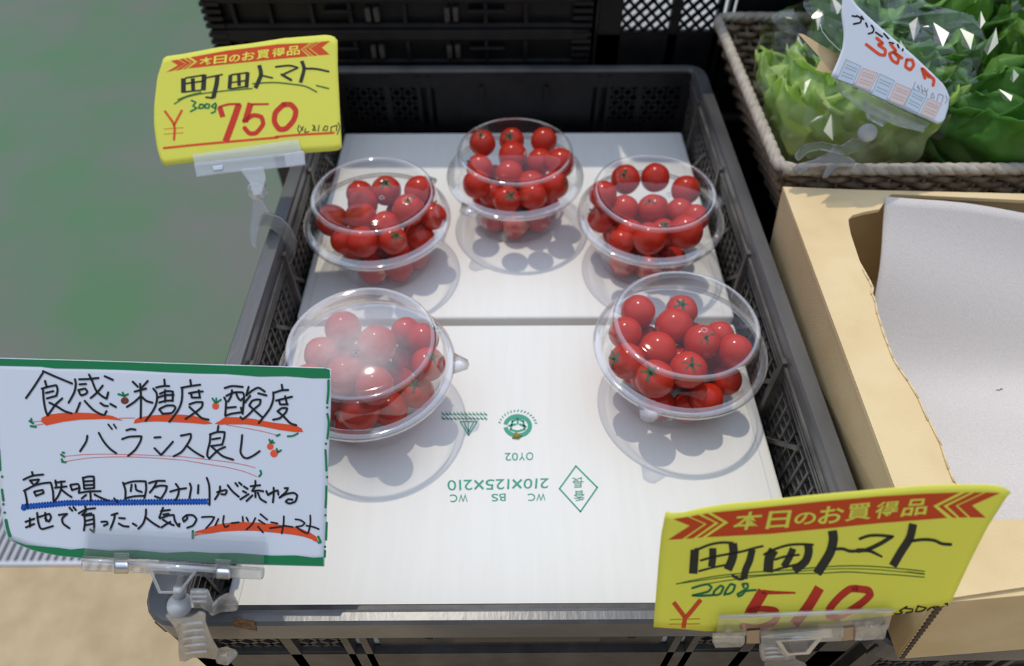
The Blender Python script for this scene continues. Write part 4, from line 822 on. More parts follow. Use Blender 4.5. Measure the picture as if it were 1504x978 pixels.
def redbars(q):
    polys(q, '245,670 330,630 480,612 650,605 800,610 950,625 1080,645 1205,700 1100,692 1000,682 700,690 500,715 300,760 285,740 245,715', A_, 8, SW, 2 * K1)
    polys(q, '210,655 225,610 270,585 400,560 560,550 760,550 900,560 1000,590 1140,655 1050,665 900,650 700,640 500,630 350,635', B_, 8, SW, 2 * K1)
    polys(q, '40,655 100,625 160,580 300,580 500,600 700,640 900,665 1000,680 1060,710 1085,755 980,755 800,730 600,690 400,665 200,665 100,670', C_, 8, SW, 2 * K1)
    polys(q, '-110,725 -20,700 150,640 300,620 450,612 650,620 850,640 1050,665 1150,695 1250,740 1320,785 1345,850 1310,845 1250,810 1150,780 1000,755 800,735 600,715 400,715 200,725 80,745 -60,762 -115,780', H_, 8, SW, 2 * K1)
    S = lambda t, o, w_=6: strokes(q, t, o, 8, w_, SW, 2 * K1)
    S('150,715 250,705; 170,757 300,735; 1160,672 1340,670', A_, 7); S('740,30 1000,75 1200,115 1325,150', E_); S('130,480 350,460 600,455 900,460 1200,470 1504,485; 130,540 400,500 700,487 1000,490 1300,508 1500,525', D_)
    S('230,405 500,435 750,465 950,500 1080,535; 230,443 500,490 750,530 950,580 1100,640', E_)
inklayer('red_underlines', I_RED, ws, lw_, redbars)
def greens(q):
    S = lambda t, o, w_=24: strokes(q, t, o, 8, w_, SW, 3 * K1)
    poly(q, [(-5.5, 526.2), (120, 529.6), (243, 533.6), (478, 540.8), (484.5, 543), (485, 555.5), (460, 555.5), (420, 552.5), (380, 553), (330, 549), (290, 548.5), (243, 546.5), (180, 543), (140, 542), (80, 541), (60, 538.5), (0, 537), (-6, 537)], SW, 2 * K1)
    poly(q, [(16, 793), (37, 800), (55, 802), (86, 804.5), (104, 807), (123, 805), (160, 808.5), (200, 808), (243, 812), (280, 810), (313, 812), (350, 812), (400, 816), (435, 815.5), (460, 819), (475, 818), (475, 831), (430, 830), (390, 828.6), (300, 824.5), (211, 819.8), (120, 819), (86, 815.8), (49, 808), (25, 798)], SW, 2 * K1)
    S('1380,150 1378,280 1365,415; 1366,545 1385,650 1368,830', C_, 28); S('1435,195 1432,330 1425,440; 1440,620 1436,720 1432,820; 1420,950 1418,1020', H_, 26)
    for c in ((480.6, 598.4), (478.6, 651.6), (480.5, 700.5), (478, 756.6), (477.5, 803), (4.8, 740.5), (6.8, 752.8), (3, 700)): disc(q, c, 1.9, SW, 3 * K1)
    strokes(q, '478,661 479,678 479.5,691', (0, 0), 1, 3.2, SW, 3 * K1); strokes(q, '8.6,764 11,776 14.5,787', (0, 0), 1, 4.6, SW, 3 * K1); strokes(q, '2.6,719 4.8,735; -2,660 0,690', (0, 0), 1, 3.4, SW, 3 * K1)
    S('125,680 130,705; 105,705 150,735; 120,765 180,775; 1150,390 1220,412; 1200,372 1222,412; 1262,390 1225,412', A_); S('95,435 112,440; 75,460 115,485; 85,515 95,540; 90,545 130,550', D_)
    S('1330,160 1365,145; 1245,205 1260,245; 1300,240 1262,240 1280,215; 1330,315 1345,352; 1380,330 1345,352; 1140,570 1150,605 1125,635', E_); S('900,805 960,800 1020,770; 15,360 50,412; 60,360 58,412; 115,375 62,412', C_, 22); S('1340,785 1370,850 1345,855', H_, 28); S('985,800 985,880', G_, 30)
inklayer('green_border', I_GREEN, ws, lw_, greens)
def dots(q):
    for c, r in (((240 + 1255 / 8, 620 + 285 / 8), 4.9), ((240 + 1300 / 8, 620 + 368 / 8), 5.6), ((310 + 53 / 8, 540 + 450 / 8), 5.2)): disc(q, c, r, SW, 2 * K1)
inklayer('tomato_doodles', I_DOT, ws, lw_, dots)
inklayer('brown_doodle', I_BROWN, ws, lw_, lambda q: disc(q, (30 + 1226 / 8, 530 + 467 / 8), 6, SW, 2 * K1, 0.85))
def wave(q):
    for ph in (0, 1):
        pts = []; n = 66
        for i in range(n + 1):
            x = 33 + (305 - 33) * i / n; yc = 744.5 - 6 * min(1, i / 16) - 2.0 * max(0, i - 16) / 50; pts.append((x, yc + (3.3 if (i + ph) % 2 else -3.3)))
        for a, b in zip(pts, pts[1:]): stroke(q, [a, b], 2.9, SW, (2 + ph * 0.5) * K1)
    disc(q, (35, 745.5), 4.6, SW, 2 * K1)
inklayer('blue_wavy_underline', I_BLUE, ws, lw_, wave)

# ---------- yellow price cards
def banner(q, w, left, main, right): 
    for p in left + right: poly(q, p, w, K1)
    poly(q, main, w, K1)
def sc(txt, o, s): return parse(txt, o, s)[0]
# 510 card
a15 = math.radians(15); S5 = Sheet((0.14, 0.101, ZR + 0.010), (0, -math.cos(a15), math.sin(a15)), bow=0.0)
l5 = S5(1185, 915)
y5 = card('price_card', 'yellow price card reading 510 at the lower right, on the crate front corner', S5,
    [(978, 752.5), (997, 755), (1030, 747), (1066, 741), (1130, 735), (1200, 727.5), (1290, 719.5), (1356, 714), (1410, 712.3), (1456, 712.6), (1476, 716.5), (1485, 723)],
    [(960, 921), (1004, 924), (1035, 927), (1100, 927), (1200, 918), (1312, 903), (1340, 899), (1359, 896), (1380, 891.5), (1396, 886)],
    [(978, 752.5), (971.5, 785), (968, 820), (965, 857), (960, 921)], [(1485, 723), (1478, 731), (1450, 774.5), (1427, 820), (1412, 852), (1396, 886)], M_YELLOW, l5)
Lc, Rc, Pc, Qc, Tc, R2, S2 = (970, 730), (1290, 700), (990, 750), (1170, 750), (1080, 740), (960, 820), (1140, 820)
def b5(q):
    banner(q, S5, [sc('180,305 375,272 605,372 300,578 105,590 405,395', Lc, 9.4), sc('410,270 520,245 755,355 450,570 345,573 640,372', Lc, 9.4), sc('575,240 650,225 870,350 575,555 505,562 805,360', Lc, 9.4)],
        [(1045, 753), (1130, 744.3), (1210, 736), (1290, 729), (1356, 725), (1410, 723.2), (1370.5, 743), (1391, 760.5), (1356, 763.3), (1290, 768.5), (1210, 776.5), (1130, 784), (1037.5, 789), (1070, 767.3)],
        [sc('960,178 1022,172 718,322 868,455 822,452 662,325', Rc, 7.52), sc('1060,175 1160,175 852,320 990,450 900,452 765,325', Rc, 7.52), sc('1190,175 1345,180 1035,318 1185,452 1020,450 880,320', Rc, 7.52)])
inklayer('orange_banner', I_BANNER, y5, l5, b5)
Q5 = {'本': [(1074, 779), (1117, 777), (1083, 752.5), (1122, 750)], '日': [(1124, 777), (1158, 775), (1130, 751), (1163, 749)], 'の': [(1165, 771), (1197, 769.5), (1169, 753), (1200, 752)], 'お': [(1200, 770), (1236, 767.5), (1206, 744), (1242, 742.5)], '買': [(1240, 766), (1279, 762), (1246, 741), (1281, 737.5)], '得': [(1283, 762.5), (1316, 758), (1289, 737.5), (1323, 734.5)], '品': [(1322, 759), (1360, 755.5), (1332, 733.5), (1364, 731.5)]}
def t5(q):
    for ch, qd in Q5.items(): glyph(q, ch, qd, S5, 2.2 * K1, 0.018)
inklayer('banner_lettering', I_YEL, y5, l5, t5)
def k5(q):
    S = lambda t, o, w_, s=8, **k: strokes(q, t, o, s, w_, S5, 3 * K1, **k)
    S('245,460 235,600 225,740', Pc, 100, cap=False); S('250,455 290,450 420,400 560,375 690,380', Pc, 28); S('690,385 700,480 680,580 630,695', Pc, 100, cap=False); S('315,585 480,540 640,510', Pc, 26); S('455,440 455,550 440,660', Pc, 84, cap=False); S('295,710 450,670 600,640', Pc, 24)
    S('640,510 800,480 940,440 1040,418', Pc, 26); S('920,450 890,580 840,700 820,800', Pc, 82, cap=False); S('820,795 770,805 690,765', Pc, 34)
    S('1175,460 1120,560 1105,725', Pc, 112, cap=False); S('340,595 450,540 600,490 750,475 910,480', Tc, 28); S('855,475 862,570 820,680 690,785', Tc, 95, cap=False); S('680,525 640,620 570,740', Tc, 80, cap=False); S('465,655 600,615 745,600', Tc, 26); S('450,785 580,745 740,710', Tc, 26)
    S('420,235 432,340 390,500 240,740', Qc, 108, cap=False); S('440,450 550,450 620,475 690,475', Qc, 36); S('745,330 850,295 980,290 1130,305', Qc, 34); S('1110,310 980,390 830,460', Qc, 48); S('720,470 850,470 1000,540', Qc, 46, taper=(1.2, .5)); S('1370,155 1330,320 1230,480 1130,650', Qc, 96, cap=False); S('370,710 500,695 620,705 700,740 800,750', Rc, 34, 7.52)
inklayer('brush_lettering', I_GREY, y5, l5, k5)
def g5(q):
    S = lambda t, o, w_: strokes(q, t, o, 8, w_, S5, 2 * K1)
    S('30,862 200,822 500,768 800,735 1100,712 1440,695', Pc, 12); S('30,858 160,842 450,800 700,770 1000,757 1440,725', Pc, 12); S('380,860 700,810 1000,770 1440,738', Pc, 11)
    S('0,690 300,662 600,648 900,655 1200,680 1504,712', Qc, 13); S('0,715 300,690 600,682 900,690 1200,715 1480,735', Qc, 10); S('0,740 300,735 600,720 900,738 1200,757 1500,782', Qc, 12); S('1300,720 1500,745', Qc, 16)
inklayer('green_underline', I_DGREEN, y5, l5, g5)
inklayer('weight_lettering', I_GREEN, y5, l5, lambda q: strokes(q, '455,350 560,318 640,305 682,340 640,390 460,437; 460,435 560,440 700,432; 700,432 715,385 790,320 822,340 790,410 740,432 705,425; 832,430 850,380 905,302 960,318 930,390 870,422 835,410; 1060,340 1042,300 1105,298 1105,345 1040,390 985,420 1000,448 1045,425 1080,385 1200,372', R2, 8, 27, S5, 2.5 * K1))
def r5(q):
    S = lambda t, o, w_, **k: strokes(q, t, o, 8, w_, S5, 2 * K1, **k)
    S('1290,385 1215,510 1135,640', R2, 132, cap=False); S('1290,395 1400,402 1660,405', R2, 42, taper=(1.3, .5)); S('1100,640 1180,600 1300,592 1420,610 1455,660 1420,740 1300,800 1180,822 1050,800', R2, 92, taper=(.7, 1)); S('510,345 380,560 210,775', S2, 118, cap=False); S('930,355 860,365 740,460 630,590 620,670 720,690 860,620 1010,520 1105,430 1080,375 930,355', S2, 86)
inklayer('price_lettering', I_PRICE, y5, l5, r5)
def ye5(q):
    strokes(q, '235,515 370,695; 372,690 350,820', R2, 8, 52, S5, 1.5 * K1, cap=False); strokes(q, '555,485 385,690', R2, 8, 52, S5, 1.5 * K1, cap=False)
inklayer('yen_mark', I_RED, y5, l5, ye5)
inklayer('yen_bars', I_ORANGE, y5, l5, lambda q: strokes(q, '195,720 545,710; 185,775 540,768', R2, 8, 10, S5, 1.5 * K1))
inklayer('tax_lettering', I_BLACK, y5, l5, lambda q: strokes(q, '560,330 440,400 495,418 440,445 365,445; 560,330 520,360 650,370 645,410 540,430; 740,320 690,412 800,400 865,350 730,325; 880,388 945,345 1060,332; 975,350 1005,370; 1165,290 1205,282 1195,312', (1280, 860), 10.74, 24, S5, 2 * K1))

# 750 card
a38 = math.radians(50); S7 = Sheet((-0.16, 0.42, ZR + 0.050), (0, -math.cos(a38), math.sin(a38)))
l7 = S7(365, 232)
y7 = card('price_card', 'bright yellow price card reading 750 at the upper left, on the left crate rim', S7,
    [(238, 92), (241, 83), (270, 79), (320, 69.5), (370, 63.5), (417, 56), (455, 53), (480, 51), (490, 53), (495.5, 59)],
    [(237.5, 240), (243, 243), (276, 239), (340, 233), (449, 224.5), (490, 221.5), (499, 220), (502, 216)],
    [(238, 92), (231, 114), (226.5, 154), (226, 182), (230.6, 217), (237.5, 240)], [(495.5, 59), (496, 100), (497.5, 130), (500.6, 192), (502, 216)], M_YELLOW, l7)
U_, V_, W_, X_ = (220, 60), (330, 50), (220, 130), (330, 130)
def b7(q):
    banner(q, S7, [sc('245,235 330,220 420,270 275,350 190,370 330,285', U_, 8), sc('345,218 395,207 485,258 360,340 295,350 430,268', U_, 8), sc('415,203 445,198 520,248 420,330 385,338 495,256', U_, 8)],
        [(280, 84), (332.5, 74.4), (408, 65), (455, 63), (442, 72.5), (453, 82.7), (405, 87), (332.5, 94.4), (275.6, 100.6), (290, 90.6)],
        [sc('1020,103 1050,100 935,178 1030,258 1005,260 912,180', V_, 8), sc('1065,98 1110,94 990,172 1095,252 1045,257 948,177', V_, 8), sc('1125,92 1240,80 1140,160 1235,240 1110,250 1005,170', V_, 8)])
inklayer('orange_banner', I_BANNER, y7, l7, b7)
def t7(q):
    for ch, x in zip('本日のお買得品', (302, 323, 344, 364.5, 386, 408.5, 430.5)):
        yt, yb = 84 - (x - 301) * .128, 95.5 - (x - 301) * .112; h_ = 9.5 if ch != 'の' else 8
        if ch == 'の': yt += 2
        glyph(q, ch, [(x - h_, yb + 1), (x + h_, yb - 1), (x - h_ + 1, yt + 1), (x + h_ + 1, yt - 1)], S7, 2.2 * K1, 0.015)
inklayer('banner_lettering', I_YEL, y7, l7, t7)
def k7(q):
    S = lambda t, o, w_, **k: strokes(q, t, o, 8, w_, S7, 3 * K1, **k)
    S('395,440 395,610', U_, 56, cap=False); S('420,435 640,400', U_, 18); S('640,395 628,580', U_, 56, cap=False); S('430,500 640,470', U_, 18); S('505,440 510,590', U_, 46, cap=False); S('430,597 600,580', U_, 18); S('650,435 850,395', U_, 18); S('795,405 785,500 745,670', U_, 52, cap=False); S('740,672 660,662', U_, 22)
    S('948,400 935,565', U_, 46, cap=False); S('960,398 1150,372', U_, 18); S('1150,370 1135,550', U_, 46, cap=False); S('950,490 1130,465', U_, 16); S('1045,385 1050,530', U_, 42, cap=False); S('950,562 1130,538', U_, 18); S('1285,285 1305,400 1240,555', U_, 48, cap=False); S('1310,405 1440,435', U_, 20)
    S('600,385 760,370 860,395 700,468', V_, 22); S('670,475 780,540', V_, 30); S('905,315 932,410 890,570', V_, 42, cap=False); S('950,405 1080,410 1220,440', V_, 24)
inklayer('brush_lettering', I_GREY, y7, l7, k7)
inklayer('green_underline', I_DGREEN, y7, l7, lambda q: (strokes(q, '290,740 420,665 600,622 900,585 1200,560', U_, 8, 16, S7, 2 * K1), strokes(q, '330,690 450,645 600,605', U_, 8, 16, S7, 2 * K1), strokes(q, '330,585 430,575 600,570 800,590 950,615 1080,680; 1080,605 1220,640', V_, 8, 18, S7, 2 * K1)))
inklayer('weight_lettering', I_GREEN, y7, l7, lambda q: strokes(q, '490,700 542,722 505,765 552,790 480,830; 592,745 570,790 618,790 640,750 592,745; 662,740 642,785 690,790 702,745 662,740; 772,730 722,770 768,792 782,742 765,830 725,848', U_, 8, 20, S7, 2.5 * K1))
def r7(q):
    S = lambda t, o, w_, **k: strokes(q, t, o, 8, w_, S7, 2 * K1, **k)
    S('820,215 858,335', W_, 62, cap=False); S('820,215 930,185 1060,183', W_, 26); S('1048,185 980,380 890,622', W_, 76, cap=False); S('1185,170 1120,392', W_, 72, cap=False); S('1200,185 1390,182', W_, 24); S('1110,380 1215,315 1310,335 1330,420 1250,520 1170,525 1115,465', W_, 52); S('690,190 600,280 585,390 640,475 720,470 810,370 835,260 775,190 690,190', X_, 62)
inklayer('price_lettering', I_PRICE, y7, l7, r7)
inklayer('yen_mark', I_RED, y7, l7, lambda q: (strokes(q, '180,270 285,430 285,600; 375,260 285,430', W_, 8, 28, S7, 1.5 * K1), strokes(q, '165,700 600,655 1504,575', W_, 8, 27, S7, 1.5 * K1), strokes(q, '600,568 850,545 1280,520', X_, 8, 27, S7, 1.5 * K1)))
inklayer('yen_bars', I_ORANGE, y7, l7, lambda q: strokes(q, '170,475 390,460; 170,535 390,520', W_, 8, 9, S7, 1.5 * K1))
inklayer('tax_lettering', I_BLACK, y7, l7, lambda q: strokes(q, '875,430 858,480 882,525; 890,450 920,490; 925,445 890,505; 950,470 940,520 990,505; 1030,430 1062,445 1030,490 1070,492 1040,432; 1110,430 1098,502; 1180,440 1152,490 1200,490 1212,445 1180,440; 1250,450 1250,512; 1250,455 1320,430 1312,500; 1330,400 1352,450 1322,540', X_, 8, 11, S7, 2 * K1))

# 380 card on the basket
a45 = math.radians(42); r20 = math.radians(20)
S3 = Sheet((0.235, 0.392, ZR + 0.078), Matrix.Rotation(r20, 3, 'Z') @ Vector((0, -math.cos(a45), math.sin(a45))))
l3 = S3(1300, 145)
y3 = card('price_card', 'white price card with red 380 tilted over the bagged lettuce', S3,
    [(1238, -6), (1243, -11), (1250, -6), (1257, 6), (1275, 24), (1293, 40), (1340, 80), (1370, 108), (1386, 124), (1390, 131)],
    [(1220.5, 112), (1280, 139), (1340, 166), (1378, 182), (1384, 180), (1388, 174)],
    [(1238, -6), (1236, 20), (1240, 50), (1238, 70), (1230, 91), (1220.5, 112)], [(1390, 131), (1395, 143), (1393, 158), (1388, 174)], M_WHITEPAPER, l3)
Y_, Z_ = (1200, 0), (1210, 70)
inklayer('black_lettering', I_BLACK, y3, l3, lambda q: strokes(q, '390,175 432,182; 440,172 488,205 480,248 405,265; 490,180 512,212; 540,255 556,295; 602,280 628,322 615,358 570,372; 650,358 720,405; 740,370 790,425; 800,470 845,478; 890,490 905,525; 950,540 945,558', Y_, 7.52, 20, S3, 2 * K1))
inklayer('red_lettering', I_RED, y3, l3, lambda q: strokes(q, '660,420 730,480 672,492 755,550 748,610 690,600 545,490; 815,490 872,560 800,592 830,662 888,700 902,640 845,572 938,640; 992,660 978,735 1030,772 1068,720 1050,662 992,660; 1160,760 1192,862; 1170,762 1230,820 1290,880 1282,942; 1180,810 1240,850', Y_, 7.52, 34, S3, 2 * K1))
inklayer('tax_lettering', I_LINE, y3, l3, lambda q: strokes(q, '1012,380 988,440 1010,472; 1042,410 1052,472; 1028,430 1062,450; 1078,410 1092,500; 1075,470 1120,480; 1110,440 1142,520; 1150,455 1130,500; 1200,500 1178,550 1222,555 1205,500; 1270,510 1250,582; 1275,510 1322,532 1302,602; 1350,530 1364,580 1340,612', Z_, 7.52, 10, S3, 2 * K1))
BX = ['245,130 410,205 320,405 150,345', '430,225 600,285 510,470 345,410', '620,290 780,365 690,580 530,510', '800,390 965,460 880,640 720,580', '985,450 1140,530 1040,720 890,640', '1150,560 1300,620 1215,790 1070,730']
def boxes3(q, which, band):
    for i, b in enumerate(BX):
        if i % 2 != which: continue
        p = sc(b, Z_, 7.52); L = lambda a, c, k: (a[0] + (c[0] - a[0]) * k, a[1] + (c[1] - a[1]) * k)
        if band == 0: poly(q, p, S3, K1)
        else:
            for a, c in zip(p, p[1:] + p[:1]): stroke(q, [a, c], 0.9, S3, 1.6 * K1)
            for v in (0.22, 0.36, 0.60, 0.76):
                for u in (0.16, 0.36, 0.56, 0.74):
                    a = L(L(p[0], p[3], v), L(p[1], p[2], v), u); c = L(L(p[0], p[3], v), L(p[1], p[2], v), u + 0.12); stroke(q, [a, c], 1.6, S3, 1.6 * K1)
inklayer('pale_blue_boxes', I_PBLUE, y3, l3, lambda q: boxes3(q, 0, 0)); inklayer('pale_pink_boxes', I_PPINK, y3, l3, lambda q: boxes3(q, 1, 0))
inklayer('blue_box_lines', I_LINE, y3, l3, lambda q: boxes3(q, 0, 1)); inklayer('pink_box_lines', ink('brownish_print', (0.50, 0.40, 0.37)), y3, l3, lambda q: boxes3(q, 1, 1))
q = MB(); slab(q, [(1172, 49), (1180, 50), (1206, 66), (1236, 82), (1226, 109), (1198, 103), (1206, 86)], S3, -0.010, -0.007); q.v = [tuple(Vector(p) - l3) for p in q.v]; q.build('cardboard_backing', M_BROWN, y3, False)
q = MB(); pts = [(1204, 36), (1207, 46), (1216, 58), (1228, 70), (1237, 78)]
q.grid(lambda u, v: S3(*[(pts[min(3, int(u * 4))][k] + (pts[min(3, int(u * 4)) + 1][k] - pts[min(3, int(u * 4))][k]) * (u * 4 - min(3, int(u * 4)))) for k in (0, 1)], -0.002 - 0.006 * v) - l3, 12, 3); q.build('curled_card_edge', M_WHITEPAPER, y3, True, solid=0.0005)

# ================================================================== CLEAR SIGN CLIPS
def clip(label, loc): return thing('sign_clip', label, 'clip', 'clear plastic sign clips', loc=loc)
def cp(t, nm, m, build, bevel=0.0, smooth=False):
    q = MB(); build(q); l = Vector(t.location); q.v = [tuple(Vector(p) - l) for p in q.v]; return q.build(nm, m, t, smooth, bevel)
def px(txt): return [tuple(float(k) for k in a.split(',')) for a in txt.split()]
# white sign's clip
c1 = clip('clear plastic clip gripping the white sign at the front left corner', SW(264, 885))
cp(c1, 'front_plate', M_ACRYL, lambda q: slab(q, px('126,774 390,788 387,837 122,818'), SW, 0.0012, 0.0024), 0.0004)
cp(c1, 'back_bar', M_ACRYL_D, lambda q: slab(q, px('120,816 389,833.5 388,846 385,851 337,849 317,849 291,846 217,842 189,840 167,840 124,839 119,835'), SW, -0.004, 0.0040), 0.0006)
cp(c1, 'ridge', M_EDGE, lambda q: q.tube([SW(190, 828, 0.005), SW(318, 837, 0.005)], 0.0013, 10), 0, True)
cp(c1, 'ridge', M_EDGE, lambda q: q.tube([SW(121, 822, 0.0045), SW(168, 825, 0.0045)], 0.0009, 10), 0, True)
for p, m2 in (('167,812 189.5,811.5 190,822 168,823', 0), ('316,820.5 338,822 338.5,833 317,832', 0)): cp(c1, 'spring_bridge', M_ACRYL_D, lambda q, p=p: slab(q, px(p), SW, 0.0035, 0.0065), 0.0005)
for p in ('167.5,824 188,824 187.5,843 168,842.5', '317.5,833.5 337,834.5 336.5,851 317.5,850'):
    def sp(q, p=p):
        a, b, c, d = px(p)
        q.grid(lambda u, v: SW(a[0] + (b[0] - a[0]) * u, a[1] + (b[1] - a[1]) * u + (d[1] - a[1]) * v, 0.0058 + 0.0018 * math.sin(v * PI)), 6, 8)
    o_ = cp(c1, 'metal_spring', M_STEEL, sp, 0, True); o_.modifiers.new('solid', 'SOLIDIFY').thickness = 0.0006
def trap(q, outer, inner, s, z0, z1):
    n = len(outer); lo, hi = [s(*p, z0) for p in outer], [s(*p, z1) for p in outer]; li, hi_ = [s(*p, z0) for p in inner], [s(*p, z1) for p in inner]
    q.add(lo + hi + li + hi_, [f for i in range(n) for f in ((i, (i + 1) % n, n + (i + 1) % n, n + i), (2 * n + i, 3 * n + i, 3 * n + (i + 1) % n, 2 * n + (i + 1) % n), (n + i, n + (i + 1) % n, 3 * n + (i + 1) % n, 3 * n + i), (i, 2 * n + i, 2 * n + (i + 1) % n, (i + 1) % n))])
cp(c1, 'neck_frame', M_EDGE, lambda q: trap(q, px('217,835 291,838 265,871.5 233,871.5'), px('224,838 283,841 262,868 236,868'), SW, 0.0, 0.006), 0.0004)
cp(c1, 'neck_plate', M_ACRYL, lambda q: slab(q, px('222,836 286,839 263,869 235,869'), SW, 0.0015, 0.0028))
cp(c1, 'ball_joint', M_MILKY, lambda q: (q.sphere(SW(264, 888, -0.002), 0.0056, 24, 16), q.tube([SW(264, 876, 0.001), SW(264, 862, 0.002)], 0.0028, 12)), 0, True)
J1 = Sheet((-0.14, 0.104, ZR), (0, -1, 0.0))
def jaw_lower(q):
    L_ = px('243,905 247,899 256,908 280,906 294,897 302,900 302,912 309,932 320,952 333,949 346,955 345,964 337,972 325,972.5 316,968 300,966 283,966 272,972 264,971 262,960 262,935 258,924 251,914')
    q.prism([J1(*p, -0.004) for p in L_], [J1(*p, 0.004) for p in L_])
cp(c1, 'lower_jaw', M_JAW, jaw_lower, 0.0012)
for k in range(5): cp(c1, 'jaw_rib', M_EDGE, lambda q, k=k: q.tube([J1(268 + k * 1.2, 916 + k * 10.5, 0.0042), J1(298 + k * 1.6, 914 + k * 10.5, 0.0042)], 0.0007, 8), 0, True)
cp(c1, 'jaw_pad', M_JAW, lambda q: q.tube([J1(322, 966, 0.005), J1(333, 968, 0.0058), J1(342, 960, 0.005)], [0.0024, 0.0027, 0.0022], 10), 0, True)
J1b = Sheet((-0.14, 0.118, ZR), (0, -1, 0.0))
cp(c1, 'upper_jaw', M_JAW, lambda q: (lambda L_: q.prism([J1b(*p, -0.004) for p in L_], [J1b(*p, 0.006) for p in L_]))(px('279,864 305,864 310,876 313,885 322,876 334,870 344,873 350,885 351,895 341,898 325,899 310,905 306,898 296,893 280,893')), 0.0012)
for k in range(3): cp(c1, 'jaw_rib', M_EDGE, lambda q, k=k: q.tube([J1b(281, 869 + k * 7, 0.0062), J1b(304, 869 + k * 7, 0.0062)], 0.0007, 8), 0, True)
# 510 card's clip
c2 = clip('clear plastic clip holding the 510 card at the front right corner', S5(1170, 945))
f5 = lambda t: [(960 + x / 4.065, 860 + y / 4.065) for x, y in px(t)]
cp(c2, 'front_plate', M_ACRYL, lambda q: slab(q, f5('388,180 1434,134 1400,262 372,300'), S5, 0.0012, 0.0024), 0.0004)
cp(c2, 'top_ridge', M_EDGE, lambda q: q.tube([S5(*f5('390,186')[0], 0.0025), S5(*f5('1430,142')[0], 0.0025)], 0.0011, 10), 0, True)
cp(c2, 'back_bar', M_ACRYL_D, lambda q: slab(q, f5('350,285 545,278 545,345 522,368 370,374 352,340'), S5, -0.003, 0.0045), 0.0006)
cp(c2, 'back_bar', M_ACRYL_D, lambda q: slab(q, f5('640,275 1135,250 1130,330 1015,336 640,350'), S5, -0.003, 0.0045), 0.0006)
cp(c2, 'back_bar', M_ACRYL_D, lambda q: slab(q, f5('1210,250 1398,228 1380,320 1200,330'), S5, -0.003, 0.0045), 0.0006)
for a, b in (('450,280', '450,340'), ('1285,232', '1285,300')): cp(c2, 'screw_boss', M_ACRYL_D, lambda q, a=a, b=b: q.sphere(S5(*f5(a)[0], 0.004), 0.0016, 12, 8), 0, True)
for p in ('556,268 640,262 636,345 553,345', '1130,252 1206,244 1200,322 1126,330'): cp(c2, 'metal_spring', mat('brownish_steel', (0.40, 0.33, 0.27), 0.3, 0.5, metal=0.9) if 'brownish_steel' not in bpy.data.materials else bpy.data.materials['brownish_steel'], lambda q, p=p: slab(q, f5(p), S5, 0.0, 0.0030), 0.0005)
cp(c2, 'neck_frame', M_EDGE, lambda q: trap(q, f5('725,330 1015,306 930,410 800,418'), f5('755,335 970,322 905,395 805,402'), S5, 0.0, 0.006), 0.0004)
cp(c2, 'neck_plate', M_JAW_GREY, lambda q: slab(q, f5('750,333 980,320 910,400 803,404'), S5, 0.001, 0.0025))
cp(c2, 'ball_joint', M_MILKY, lambda q: q.sphere(S5(*f5('865,356')[0], -0.003), 0.0040, 20, 14), 0, True)
cp(c2, 'upper_jaw', M_JAW, lambda q: (lambda L_: q.prism([S5(*p, -0.004) for p in L_], [S5(*p, 0.002) for p in L_]))(f5('630,345 740,335 790,415 850,418 850,440 650,452 632,410')), 0.0010)
for k in range(3): cp(c2, 'jaw_rib', M_EDGE, lambda q, k=k: q.tube([S5(*f5('660,%d' % (375 + k * 26))[0], 0.0025), S5(*f5('%d,%d' % (745 + k * 16, 368 + k * 25))[0], 0.0025)], 0.0006, 8), 0, True)
J2 = Sheet((0.14, 0.104, ZR), (0, -1, 0.0))
cp(c2, 'lower_jaw', M_JAW, lambda q: (lambda L_: q.prism([J2(*p, -0.006) for p in L_], [J2(*p, 0.004) for p in L_]))(px('1122,972 1165,966 1185,975 1182,1000 1170,1022 1130,1024 1126,1000')), 0.0010)
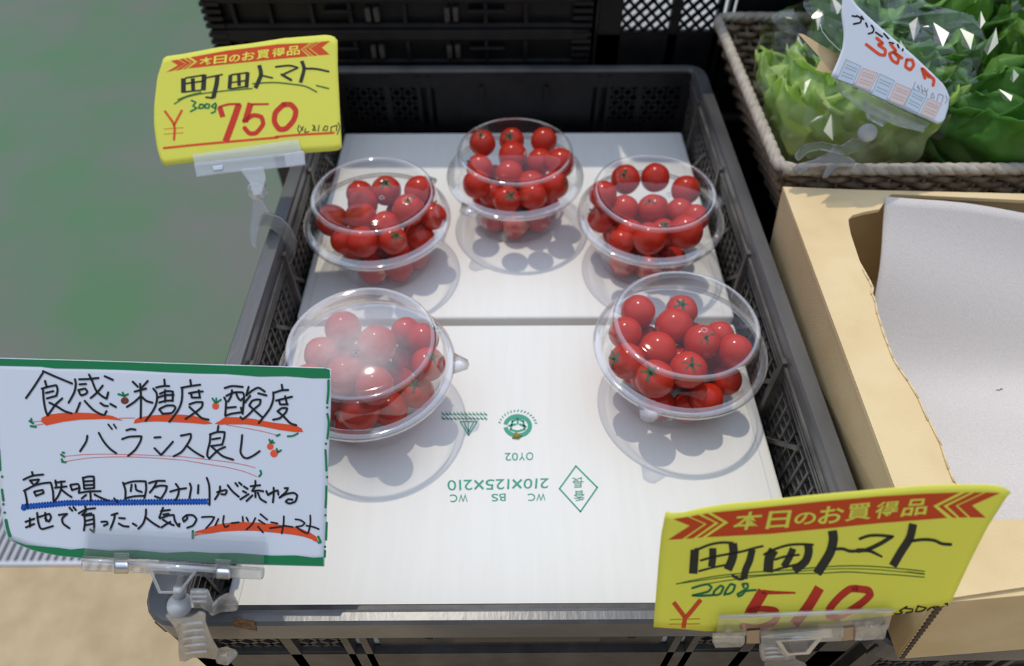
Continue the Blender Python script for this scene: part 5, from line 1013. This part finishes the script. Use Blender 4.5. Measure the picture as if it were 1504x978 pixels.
# 750 card's clip
c3 = clip('clear plastic clip holding the 750 card on the left crate rim', S7(383, 280))
cp(c3, 'front_plate', M_HAZY, lambda q: slab(q, px('282,227 438,204 444,226 287,244'), S7, 0.0012, 0.0026), 0.0004)
cp(c3, 'back_bar', M_HAZY, lambda q: slab(q, px('284,240 447,222 449,243 420,246 390,249 345,253 312,257 289,260'), S7, -0.004, 0.0045), 0.0006)
cp(c3, 'metal_spring', M_STEEL, lambda q: slab(q, px('312,244 327,242 327,249 313,251'), S7, 0.0045, 0.0058), 0.0004)
cp(c3, 'spring_bridge', M_HAZY, lambda q: slab(q, px('416,226 447,221 448,242 420,246'), S7, 0.003, 0.0075), 0.0008)
cp(c3, 'neck_frame', M_HAZY, lambda q: slab(q, px('351,248 387,244 391,262 384,286 372,288 367,270'), S7, -0.001, 0.0055), 0.0008)
J3 = Sheet((-0.17, 0.40, ZR), (0, -0.85, 0.53))
cp(c3, 'ball_joint', M_HAZY, lambda q: q.sphere(J3(378, 280, 0.0), 0.0075, 20, 14), 0, True)
cp(c3, 'outer_jaw', M_HAZY, lambda q: (lambda L_: q.prism([J3(*p, -0.004) for p in L_], [J3(*p, 0.004) for p in L_]))(px('371,290 386,292 396,312 384,330 379,345 378,366 369,360 366,342 370,318')), 0.0015)
cp(c3, 'inner_jaw', M_JAW_GREY, lambda q: (lambda L_: q.prism([J3(*p, -0.004) for p in L_], [J3(*p, 0.004) for p in L_]))(px('384,312 396,312 413,318 427,332 436,350 434,372 424,390 415,383 417,362 406,342 391,332 378,334')), 0.0015)
# 380 card's clip
c4 = clip('clear plastic clip holding the 380 card on the basket rim corner', S3(1290, 180))
cp(c4, 'back_bar', M_ACRYL_D, lambda q: slab(q, px('1228,117 1366,181 1356,195 1320,186 1262,160 1229,133'), S3, -0.005, 0.002), 0.0006)
cp(c4, 'neck_frame', M_JAW, lambda q: slab(q, px('1267,150 1311,171 1296,187 1273,174'), S3, -0.003, 0.002), 0.0006)
J4 = Sheet((0.215, 0.408, ZR + 0.05), (0, -0.8, 0.6))
cp(c4, 'ball_joint', M_MILKY, lambda q: q.sphere(J4(1274, 195, 0.004), 0.0062, 20, 14), 0, True)
cp(c4, 'lower_jaw', M_JAW_GREY, lambda q: (lambda L_: q.prism([J4(*p, -0.004) for p in L_], [J4(*p, 0.004) for p in L_]))(px('1163,250 1172,240 1195,234 1212,226 1224,214 1236,222 1258,236 1252,247 1230,246 1215,262 1206,262 1214,244 1190,248 1174,258')), 0.0015)
cp(c4, 'upper_jaw', M_JAW, lambda q: (lambda L_: q.prism([J4(*p, 0.004) for p in L_], [J4(*p, 0.009) for p in L_]))(px('1166,228 1180,212 1205,208 1236,214 1252,202 1268,208 1262,222 1240,228 1206,220 1186,224 1172,238')), 0.0015)
